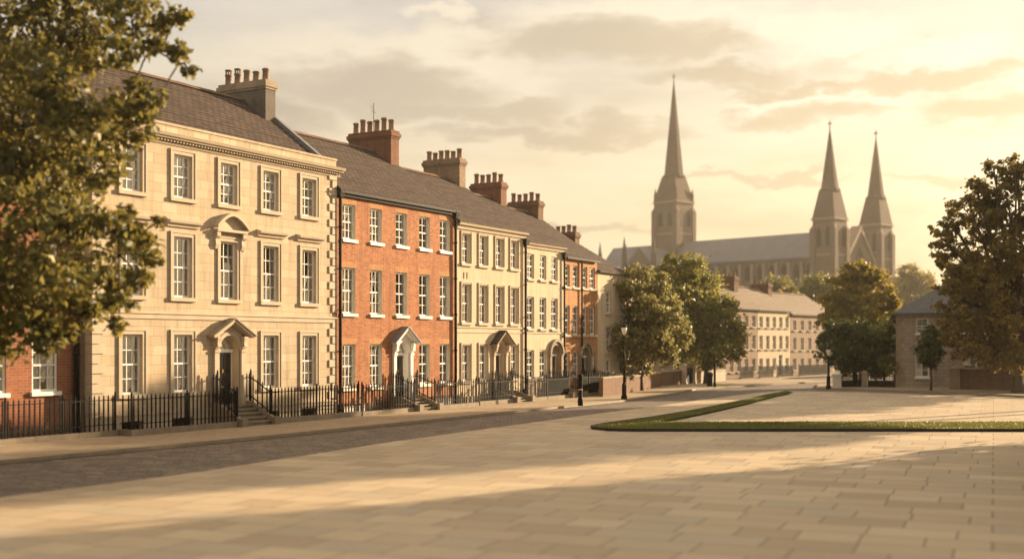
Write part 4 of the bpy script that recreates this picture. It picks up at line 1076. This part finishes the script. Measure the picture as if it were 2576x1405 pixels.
# right house with a hipped slate roof
pr = ground_at(2255, 976)
RH = Street(pr.x, pr.y, R(106))
H7, s7, W7 = house_root(RH, 2255, 2640, 'slate_roofed_house', 'grey stone house with hipped slate roof behind the bronze tree', None)
zeR = RH.z(2255, 787); D7 = 9.0
xr = [RH.s(p)-s7 for p in (2320, 2440, 2540)]
ops = []
for x in xr: ops += [(x-.5, x+.5, RH.z(2320, 838), RH.z(2320, 800), .2), (x-.55, x+.55, RH.z(2320, 948), RH.z(2320, 885), .2)]
M['rubble'] = courses('grey rubble stone', (.42, .36, .285), (.34, .285, .22), (.26, .22, .17), .7, .32, .03, blotch=.35, strength=.6)
build_wall(H7, W7, -.2, zeR, D7, ops, M['rubble'])
for o in ops: add_window(H7, (o[0]+o[1])/2, o[2], o[1]-o[0], o[3]-o[2], .2, 2, 4, 'net', 'white', None, .14)
b = MB(); zt = zeR+3.0; e = .35; t = .0
A, Bq, Cq, Dq = (-e, -e, zeR), (W7+e, -e, zeR), (W7+e, D7+e, zeR), (-e, D7+e, zeR); r1, r2 = (D7/2+.2, D7/2, zt), (W7-D7/2, D7/2, zt)
b.poly([A, Bq, r2, r1]); b.poly([Bq, Cq, r2]); b.poly([Cq, Dq, r1, r2]); b.poly([Dq, A, r1]); b.box(-e, W7+e, -e, D7+e, zeR-.16, zeR-.005)
b.build('roof', M['slate_grey'], H7)
add_chimney(H7, W7*.46, .7, 3.9, 5.1, zt-.8, zt+.9, 'brick_brown', 3, .3)
q = MB(); zq = 0.0; i = 0
while zq < zeR-.5: w = .6 if i % 2 else .38; q.box(-.04, w, -.04, .3, zq, zq+.4); zq += .44; i += 1
q.build('quoin', M['trim_dark'], H7)

# ------------------------------------------------------------------ garden walls, pillars, gates
def wall_thing(name, label, p, q, h, mat, cope=True, th=.3, group=None, cat='wall'):
    d = Vector((q.x-p.x, q.y-p.y)); ln = d.length; root = empty(name, (p.x, p.y, 0), math.atan2(d.y, d.x)); tag(root, label, cat, group)
    b = MB(); b.box(0, ln, -th/2, th/2, -.1, h); b.build('wall', M[mat], root)
    if cope:
        b = MB(); n = max(1, int(ln/.9))
        for i in range(n): b.prism([(-th/2-.05, h), (th/2+.05, h), (th/2+.05, h+.07), (0, h+.13), (-th/2-.05, h+.07)], 'x', ln*i/n, ln*(i+1)/n-.01)
        b.build('coping', M['trim_dark'], root)
    return root
def pillar(label, px, py, w, h, mat, group=None, cap=True):
    p = ground_at(px, py); root = empty('gate_pillar', (p.x, p.y, 0), R(-20)); tag(root, label, 'pillar', group)
    b = MB(); b.box(-w/2, w/2, -w/2, w/2, -.1, h); b.box(-w/2-.04, w/2+.04, -w/2-.04, w/2+.04, -.1, .25); b.build('shaft', M[mat], root)
    b = MB(); b.box(-w/2-.07, w/2+.07, -w/2-.07, w/2+.07, h, h+.1); b.hexa([(-w/2, -w/2, h+.1), (w/2, -w/2, h+.1), (w/2, w/2, h+.1), (-w/2, w/2, h+.1), (-.05, -.05, h+.28), (.05, -.05, h+.28), (.05, .05, h+.28), (-.05, .05, h+.28)]); b.build('cap', M[mat], root)
    return root
GW = 'brick garden walls past the terrace'
wp = [ground_at(1512, 1000), ground_at(1563, 992), ground_at(1571, 991), ground_at(1658, 974), ground_at(1662, 973), ground_at(1712, 967)]
wall_thing('garden_wall', 'dark brick garden wall directly beside the amber brick house', wp[0], wp[1], 1.35, 'brick_brown', group=GW)
wall_thing('garden_wall', 'brown brick garden wall behind the street lamp', wp[2], wp[3], 1.25, 'brick_brown', group=GW)
wall_thing('garden_wall', 'darker brick garden wall ending at the orange gate pillar', wp[4], wp[5], 1.3, 'brick_brown', group=GW)
pillar('tan stone gate pillar under the green tree, left of a dark gate', 1721, 967, .5, 1.75, 'trim', 'gate pillars')
pillar('slim tan gate pillar right of the dark gate under the green tree', 1747, 966, .28, 1.6, 'trim', 'gate pillars')
pillar('whitewashed square gate pillar beside the right hand street lamp', 2106, 977, .68, 1.15, 'offwhite', 'gate pillars')
pillar('grey stone gate pillar under the dark green tree', 2175, 975, .45, 1.25, 'trim_dark', 'gate pillars')
pillar('grey stone pillar ending the dark garden wall on the right', 2402, 981, .8, 1.75, 'trim_dark', 'gate pillars')
def gate(label, a, c, h, group=None, name='iron_gate', cat='gate'):
    d = Vector((c.x-a.x, c.y-a.y)); ln = d.length; root = empty(name, (a.x, a.y, 0), math.atan2(d.y, d.x)); tag(root, label, cat, group)
    b = MB(); n = int(ln/.13)
    for i in range(n): x = ln*(i+.5)/n; b.box(x-.03, x+.03, -.02, .02, .1, h-.05); b.lathe([(.03, h-.05), (.04, h), (.004, h+.1)], x, 0, 5)
    b.build('bar_panel', M['iron'], root)
    b = MB(); b.box(0, ln, -.035, .035, h-.18, h-.12); b.box(0, ln, -.035, .035, .12, .18); b.box(0, .06, -.035, .035, .0, h); b.box(ln-.06, ln, -.035, .035, .0, h); b.box(.06, ln-.06, -.015, .015, .18, h*.55); b.build('gate_frame', M['iron'], root)
    return root
gate('dark iron gate between two tan pillars under the green tree', ground_at(1728, 967), ground_at(1742, 966), 1.5)
gate('black iron fence between the whitewashed pillar and grey pillar', ground_at(2118, 976), ground_at(2168, 975), 1.2, 'black fences by the dark tree', 'iron_fence', 'fence')
gate('black iron fence between the grey pillar and slate roofed house', ground_at(2183, 975), ground_at(2252, 976), 1.2, 'black fences by the dark tree', 'iron_fence', 'fence')
wall_thing('garden_wall', 'long dark brick garden wall beneath the bronze tree', ground_at(2413, 981), ground_at(2860, 990), 1.75, 'brick_brown')
wall_thing('garden_wall', 'low stone wall across the way, beyond the tan gate pillars', ground_at(1760, 965), ground_at(1822, 957.5), 1.1, 'rubble')

# ------------------------------------------------------------------ street furniture
def street_lamp(label, px, py, h):
    p = ground_at(px, py, .07); root = empty('street_lamp', (p.x, p.y, .05)); tag(root, label, 'street lamp', 'street lamps')
    b = MB(); b.lathe([(.20, 0), (.21, .25), (.16, .32), (.15, .95), (.17, 1.0), (.11, 1.08), (.085, 1.2)], 0, 0, 10); b.build('base', M['iron'], root)
    b = MB(); b.lathe([(.085, 1.2), (.065, h*.55), (.09, h*.56), (.09, h*.58), (.06, h*.6), (.045, h-.95), (.08, h-.93), (.08, h-.88), (.04, h-.82)], 0, 0, 10)
    b.tube([(-.28, 0, h-1.0), (.28, 0, h-1.0)], .018, 6); b.build('column', M['iron'], root)
    b = MB(); b.lathe([(.05, h-.82), (.10, h-.74), (.17, h-.54), (.19, h-.40), (.17, h-.28)], 0, 0, 12); b.build('lantern', M['lampglass'], root)
    b = MB(); b.lathe([(.22, h-.29), (.20, h-.22), (.10, h-.12), (.05, h-.08), (.05, h-.03), (.015, h+.1)], 0, 0, 10); b.tube([(.05, 0, h-.05), (.16, 0, h+.08), (.12, 0, h+.22), (.03, 0, h+.26)], .022, 6); b.build('lamp_cap', M['iron'], root)
    return root
street_lamp('tall black street lamp with pale lantern on the pavement before the olive tree', 1570, 1004, 5.2)
street_lamp('shorter black street lamp beside the whitewashed gate pillar', 2084, 977, 3.6)
def bollard(label, px, py, h, w, cap, band=False, name='bollard', group='iron posts on the pavements', cat='bollard'):
    p = ground_at(px, py, .07); root = empty(name, (p.x, p.y, .05)); tag(root, label, cat, group)
    b = MB(); b.lathe([(w*1.25, 0), (w*1.3, .5*h*.4), (w, h*.24), (w, h*.9), (w*1.2, h*.92), (w*1.1, h*.97), (w*.4, h)], 0, 0, 12); b.build('post', M['iron'], root)
    b = MB()
    if band: b.lathe([(w*1.03, h*.49), (w*1.06, h*.5), (w*1.03, h*.53)], 0, 0, 12); b.build('band', M['trim'], root)
    else: b.lathe([(w*1.3, h), (w*1.35, h+.08), (w*.5, h+.2)], 0, 0, 12); b.build('cap', M['offwhite' if cap else 'iron'], root)
    return root
bollard('thick black iron post with pale band before the amber brick house', 1460, 1019, 1.95, .13, False, True)
bollard('black post with whitish cap in front of the brown garden wall', 1608, 982, 1.45, .11, True)
bollard('plain black post beside the litter bin, under the green tree', 1798, 973, 1.9, .10, False)
p = ground_at(1785, 971, .07); root = empty('litter_bin', (p.x, p.y, .05)); tag(root, 'dark litter bin on the pavement under the green tree', 'litter bin')
b = MB(); b.lathe([(.24, 0), (.26, .06), (.24, .1), (.28, 1.0)], 0, 0, 14); b.build('drum', M['iron'], root)
b = MB(); b.lathe([(.31, 1.0), (.32, 1.06), (.27, 1.2), (.1, 1.3)], 0, 0, 14); b.build('lid', M['iron'], root)

# ================================================================== CATHEDRAL
cx, cy = (1695-CX)*338/F, 338.0
CAZ = math.atan2(.70, -.714)                     # nave runs towards the right and towards us
CA = empty('cathedral', (cx, cy, 0), math.pi/2-CAZ); tag(CA, 'hazy brown stone cathedral with one tall and two twin spires on the hill', 'cathedral')
def pyramid_oct(b, x, y, r0, z0, r1, z1, n=8, mi=0):
    b.lathe([(r0, z0), (max(r1, .02), z1)], x, y, n, mi, smooth=False)
def lancet(b, x, y, axis, sgn, w, z0, z1, mi, dep=.35):
    """pointed opening, dark, on a face whose outward normal is sgn*axis"""
    k = [(-w/2, z0), (w/2, z0), (w/2, z1-w*.9), (w*.25, z1-w*.3), (0, z1), (-w*.25, z1-w*.3), (-w/2, z1-w*.9)]
    if axis == 'x': b.prism([(y+a, q) for a, q in k], 'x', x-sgn*dep, x+sgn*.06, mi)
    else: b.prism([(x+a, q) for a, q in k], 'y', y-sgn*dep, y+sgn*.06, mi)
def tower(name, x, y, a, zg, ztop, zk, zapex, rk, belf, mats, pin=True):
    b = MB(); b.box(x-a, x+a, y-a, y+a, zg, ztop)
    for sx in (-1, 1):
        for sy in (-1, 1): 
            b.box(x+sx*(a-.2)-.75, x+sx*(a-.2)+.75, y+sy*(a-.2)-.75, y+sy*(a-.2)+.75, zg, ztop-2.2)      # corner buttresses
            b.hexa([(x+sx*(a-.2)-.75, y+sy*(a-.2)-.75, ztop-2.2), (x+sx*(a-.2)+.75, y+sy*(a-.2)-.75, ztop-2.2), (x+sx*(a-.2)+.75, y+sy*(a-.2)+.75, ztop-2.2), (x+sx*(a-.2)-.75, y+sy*(a-.2)+.75, ztop-2.2)] + [(x+sx*(a-.5)+u*.25, y+sy*(a-.5)+v*.25, ztop-.6) for u, v in ((-1, -1), (1, -1), (1, 1), (-1, 1))])
    t = b.build(name, M['cath'], CA)
    b = MB(); b.box(x-a-.3, x+a+.3, y-a-.3, y+a+.3, ztop, ztop+.5); b.box(x-a-.12, x+a+.12, y-a-.12, y+a+.12, belf[0]-2.2, belf[0]-1.8); b.build('string_course', M['cath_trim'], t)
    w = MB()
    for sx in (-1, 1):
        for o in (-.26, .26):
            lancet(w, x+sx*a, y+o*2*a*.8, 'x', sx, a*.42, belf[0], belf[1], 0); lancet(w, x+o*2*a*.8, y+sx*a, 'y', sx, a*.42, belf[0], belf[1], 0)
    w.build('belfry_opening', M['louvre'], t)
    s = MB(); s.hexa([(x-a-.1, y-a-.1, ztop+.5), (x+a+.1, y-a-.1, ztop+.5), (x+a+.1, y+a+.1, ztop+.5), (x-a-.1, y+a+.1, ztop+.5)] + [(x+u*rk*.80, y+v*rk*.80, zk) for u, v in ((-1, -1), (1, -1), (1, 1), (-1, 1))])
    pyramid_oct(s, x, y, rk*.98, zk-.6, .12, zapex)
    s.lathe([(rk*1.08, zk-.3), (rk*1.08, zk+.25), (rk*.95, zk+.5)], x, y, 8, 0, False)
    for (dx, dy) in ((1, 0), (-1, 0), (0, 1), (0, -1)):          # gabled lucarnes
        m = ztop + (zk-ztop)*.50; hw = rk*.30; q = a*.78
        s.hexa([(x+dx*q-abs(dy)*hw-abs(dx)*.6, y+dy*q-abs(dx)*hw-abs(dy)*.6, ztop+.6), (x+dx*q+abs(dy)*hw+abs(dx)*.6, y+dy*q-abs(dx)*hw-abs(dy)*.6, ztop+.6), (x+dx*q+abs(dy)*hw+abs(dx)*.6, y+dy*q+abs(dx)*hw+abs(dy)*.6, ztop+.6), (x+dx*q-abs(dy)*hw-abs(dx)*.6, y+dy*q+abs(dx)*hw+abs(dy)*.6, ztop+.6)] +
               [(x+dx*q*.8, y+dy*q*.8, m+1.2)]*4)
    s.tube([(x, y, zapex-.2), (x, y, zapex+2.2)], .13, 6); s.box(x-.55, x+.55, y-.1, y+.1, zapex+1.2, zapex+1.5)
    s.build('spire', M['cath_spire'], t)
    if pin:
        for sx in (-1, 1):
            for sy in (-1, 1):
                p = MB(); p.lathe([(.42, ztop+.5), (.42, ztop+2.0), (.5, ztop+2.1), (.03, ztop+4.4)], x+sx*(a-.25), y+sy*(a-.25), 6, 0, False); p.build('pinnacle', M['cath_spire'], t)
    return t
ZG = 4.0
tower('crossing_tower', 0, 0, 3.95, ZG, 43.2, 51.0, 78.0, 2.95, (36.6, 41.0), None)
tower('west_tower', 56.3, -11.2, 2.95, ZG, 33.6, 41.0, 55.8, 2.3, (27.2, 32.0), None, False)
tower('west_tower', 56.3, 11.2, 2.95, ZG, 33.6, 41.0, 56.2, 2.3, (27.2, 32.0), None, False)
def gabled(name, axis, a0, a1, hw, ze, zr, gable=False):
    b = MB(); b.box(*( (a0, a1, -hw, hw) if axis == 'x' else (-hw, hw, a0, a1)), ZG, ze, 0)
    prof = [(-hw, ze), (hw, ze), (0, zr-.1)]; b.prism(prof, axis, a0, a1); w = b.build(name, M['cath'], CA)
    r = MB()
    for s_ in (-1, 1):
        pr = [(s_*(hw+.4), ze-.25), (s_*(hw+.4), ze+.15), (0, zr+.35), (0, zr-.05)]
        r.prism(pr if s_ < 0 else pr[::-1], axis, a0-.0, a1+.0)
    r.build('roof', M['cath_roof'], w); return w
nv = gabled('nave', 'x', 3.9, 55.8, 6.4, 25.4, 31.9)
for i in range(12):
    x = 7.0+i*3.7
    for sy in (-1, 1): b = MB(); lancet(b, x, sy*6.4, 'y', sy, 1.5, 20.2, 24.2, 0); b.build('clerestory_window', M['louvre'], nv)
for i in range(13):
    for sy in (-1, 1): b = MB(); b.box(5.0+i*3.7-.35, 5.0+i*3.7+.35, min(sy*6.4, sy*7.1), max(sy*6.4, sy*7.1), 17.5, 24.4); b.build('buttress', M['cath_trim'], nv)
ai = MB(); ai.box(3.9, 55.8, -11, -6.4, ZG, 15.2); ai.box(3.9, 55.8, 6.4, 11, ZG, 15.2)
for sy in (-1, 1): ai.prism([(sy*11.3, 15.1), (sy*6.4, 18.2), (sy*6.4, 17.9), (sy*11.3, 14.8)], 'x', 3.9, 55.8, 1)
for i in range(12):
    lancet(ai, 7.0+i*3.7, -11, 'y', -1, 1.4, 8.5, 13.2, 2)
ai.build('aisle', [M['cath'], M['cath_roof'], M['louvre']], CA)
ch = gabled('choir', 'x', -22.5, -3.9, 6.0, 25.2, 31.6)
gabled('transept', 'y', -15.5, -3.9, 5.2, 24.2, 30.0); gabled('transept', 'y', 3.9, 15.0, 5.2, 24.2, 30.0)
for x, y in ((-22.5, -6), (-22.5, 6), (-5.2, -15.5), (5.2, -15.5)):
    p = MB(); p.box(x-.5, x+.5, y-.5, y+.5, ZG, 28.0); p.lathe([(.72, 28.0), (.72, 28.5), (.03, 33.5)], x, y, 6, 0, False); p.build('pinnacle', M['cath_spire'], CA)
w = MB(); w.box(55.8, 58.0, -8.2, 8.2, ZG, 22.5); w.prism([(-8.2, 22.5), (8.2, 22.5), (0, 32.0)], 'x', 55.8, 58.0); wf = w.build('west_gable', M['cath'], CA)
w = MB()
for s_ in (-1, 1):
    pr = [(s_*8.2, 22.3), (s_*8.2, 23.4), (0, 33.0), (0, 31.7)]; w.prism(pr if s_ < 0 else pr[::-1], 'x', 55.7, 58.5)
w.build('gable_coping', M['cath_trim'], wf)
w = MB(); lancet(w, 58.0, 0, 'x', 1, 6.2, 17.5, 27.6, 0)
for yy in (-2.0, -.7, .7, 2.0): w.box(58.05, 58.25, yy-.16, yy+.16, 17.5, 25.2 if abs(yy) < 1 else 23.2, 1)
w.box(58.05, 58.22, -3.0, 3.0, 21.2, 21.5, 1); w.build('west_window', [M['louvre'], M['cath_trim']], wf)

# ================================================================== HAZE
b = MB(); b.box(-436, 436, -66, 646, -1.3, 92); hz = b.build('haze', None); hz.data.materials.clear()
m = bpy.data.materials.new('evening haze'); m.use_nodes = True; nt = m.node_tree; nt.nodes.clear()
o = nt.nodes.new('ShaderNodeOutputMaterial'); v = nt.nodes.new('ShaderNodeVolumePrincipled'); v.inputs['Color'].default_value = (1.0, .92, .80, 1); v.inputs['Density'].default_value = .00024; v.inputs['Anisotropy'].default_value = .45
nt.links.new(v.outputs[0], o.inputs['Volume']); hz.data.materials.append(m); tag(hz, kind='stuff'); hz['label'] = 'warm evening haze over the square'; hz['category'] = 'haze'

# ================================================================== SKY, SUN, CAMERA
w = bpy.data.worlds.new('World'); SC.world = w; w.use_nodes = True; nt = NT(w.node_tree); bg = w.node_tree.nodes['Background']
sky = nt.n('ShaderNodeTexSky'); sky.sky_type = 'NISHITA'; sky.sun_disc = False; sky.sun_elevation = R(SUN_EL); sky.sun_rotation = R(SUN_AZ); sky.dust_density = 4.0; sky.air_density = 1.2
dirv = nt.n('ShaderNodeTexCoord').outputs['Generated']; x, y, z = nt.sep(dirv)
az = nt.m('ARCTAN2', x, y); el = nt.m('ARCSINE', z)
uv = nt.xyz(az, nt.m('MULTIPLY', el, 2.6), 0.0)
n1 = nt.n('ShaderNodeTexNoise'); nt.set(n1.inputs['Vector'], uv); n1.inputs['Scale'].default_value = 11.0; n1.inputs['Detail'].default_value = 7; n1.inputs['Roughness'].default_value = .62
n2 = nt.n('ShaderNodeTexNoise'); nt.set(n2.inputs['Vector'], nt.xyz(az, nt.m('MULTIPLY', el, 4.5), 3.0)); n2.inputs['Scale'].default_value = 4.2; n2.inputs['Detail'].default_value = 8; n2.inputs['Roughness'].default_value = .55
nr, ng, nb_ = nt.sep(n1.outputs['Color'])
azd = nt.m('ADD', az, nt.m('MULTIPLY', nt.m('SUBTRACT', nr, .5), .16)); eld = nt.m('ADD', el, nt.m('MULTIPLY', nt.m('SUBTRACT', ng, .5), .075))
def ell(px, py, rx, ry, soft=1.0):
    a0 = math.atan((px-CX)/F); e0 = math.atan((HZ-py)/F*math.cos(a0))
    dx = nt.m('DIVIDE', nt.m('SUBTRACT', azd, a0), rx/F); dy = nt.m('DIVIDE', nt.m('SUBTRACT', eld, e0), ry/F)
    q = nt.m('ADD', nt.m('MULTIPLY', dx, dx), nt.m('MULTIPLY', dy, dy))
    o = nt.n('ShaderNodeMapRange', interpolation_type='SMOOTHSTEP'); nt.set(o.inputs[0], q); o.inputs[1].default_value = 1.7; o.inputs[2].default_value = .05; return o.outputs[0]
def union(lst):
    r = lst[0]
    for q in lst[1:]: r = nt.m('MAXIMUM', r, q)
    return r
# warm base: cream glow around the sun, greyer away from it and higher up
dot = nt.n('ShaderNodeVectorMath', operation='DOT_PRODUCT'); nt.set(dot.inputs[0], dirv)
gd = Vector((math.sin(R(31)), math.cos(R(31)), math.tan(R(7)))).normalized(); dot.inputs[1].default_value = gd
g = nt.m('MAXIMUM', dot.outputs['Value'], 0.0)
glow = nt.m('POWER', g, 9.0); glow2 = nt.m('POWER', g, 60.0)
low = nt.ramp(el, .27, .02)
base = nt.mix(low, (.72, .67, .60), (.95, .73, .38))
base = nt.mix(nt.ramp(glow, .12, 1.0), base, nt.mix(low, (.95, .87, .70), (1.03, .83, .43)))
base = nt.mix(nt.m('MULTIPLY', glow2, .75), base, (1.25, 1.12, .86))
base = nt.mix(nt.ramp(g, .5, -.1), base, (.62, .56, .48))
base = nt.mix(nt.ramp(el, .31, .75), base, (.98, .88, .72))
light_c = nt.mix(nt.ramp(glow, .1, .9), (1.0, .88, .67), (1.22, 1.10, .85))
dark_c = nt.mix(nt.ramp(glow, .1, .95), (.50, .425, .335), (.76, .60, .35))
gen = nt.ramp(n2.outputs['Fac'], .45, .70)
colr = nt.mix(nt.m('MULTIPLY', gen, .6), base, light_c)
gend = nt.ramp(n2.outputs['Fac'], .47, .30)
colr = nt.mix(nt.m('MULTIPLY', gend, .55), colr, dark_c)
rim = union([ell(2160, 110, 130, 34), ell(2330, 150, 150, 26), ell(1990, 60, 120, 34), ell(2060, 250, 200, 22), ell(1130, 150, 190, 95), ell(1600, 75, 360, 85), ell(1010, 195, 360, 115), ell(2130, 80, 150, 60), ell(1210, 110, 90, 60), ell(1100, 30, 80, 22)])
colr = nt.mix(nt.m('MULTIPLY', rim, .85), colr, light_c)
drk = union([ell(1540, 108, 300, 58), ell(1750, 110, 160, 32), ell(960, 222, 300, 68), ell(1380, 338, 330, 26), ell(1150, 280, 330, 30), ell(2010, 288, 170, 32), ell(2480, 268, 150, 38), ell(2440, 465, 170, 14), ell(1800, 185, 230, 26), ell(620, 290, 200, 36), ell(2330, 205, 260, 20), ell(2000, 215, 200, 16), ell(1420, 560, 300, 14), ell(1900, 430, 200, 12)])
colr = nt.mix(nt.m('MULTIPLY', drk, .82), colr, dark_c)
skyl = nt.mix(1.0, sky.outputs[0], (.1, .1, .1), 'MULTIPLY')
fin = nt.mix(.88, skyl, colr)
fin10 = nt.mix(1.0, fin, (3.4, 3.4, 3.4), 'MULTIPLY')
nt.set(bg.inputs['Color'], fin10); bg.inputs['Strength'].default_value = .1

sl = bpy.data.lights.new('sun', 'SUN'); sl.energy = 5.0; sl.angle = R(.6); sl.color = (1.0, .755, .475)
so = bpy.data.objects.new('sun', sl); COL.objects.link(so); so.rotation_euler = (-sun_dir).to_track_quat('-Z', 'Y').to_euler(); so.location = sun_dir*100

cam = bpy.data.cameras.new('camera'); co = bpy.data.objects.new('camera', cam); COL.objects.link(co)
co.location = (0, 0, CAMH); co.rotation_euler = (R(90), 0, 0)
cam.sensor_width = 36; cam.lens = 36*F/2576; cam.shift_y = (HZ-702.5)/2576; cam.clip_end = 3000; cam.clip_start = .1
cam.dof.use_dof = True; cam.dof.focus_distance = 64; cam.dof.aperture_fstop = (cam.lens/1000)/.155
SC.camera = co
vs = SC.view_settings; vs.view_transform = 'Standard'; vs.look = 'None'; vs.exposure = 1.52; vs.gamma = 1.0
SC.render.engine = 'CYCLES'; cy_ = SC.cycles
cy_.use_denoising = True; cy_.max_bounces = 7; cy_.diffuse_bounces = 3; cy_.glossy_bounces = 3; cy_.transparent_max_bounces = 12; cy_.volume_bounces = 1
cy_.sample_clamp_indirect = 6; cy_.caustics_reflective = False; cy_.caustics_refractive = False
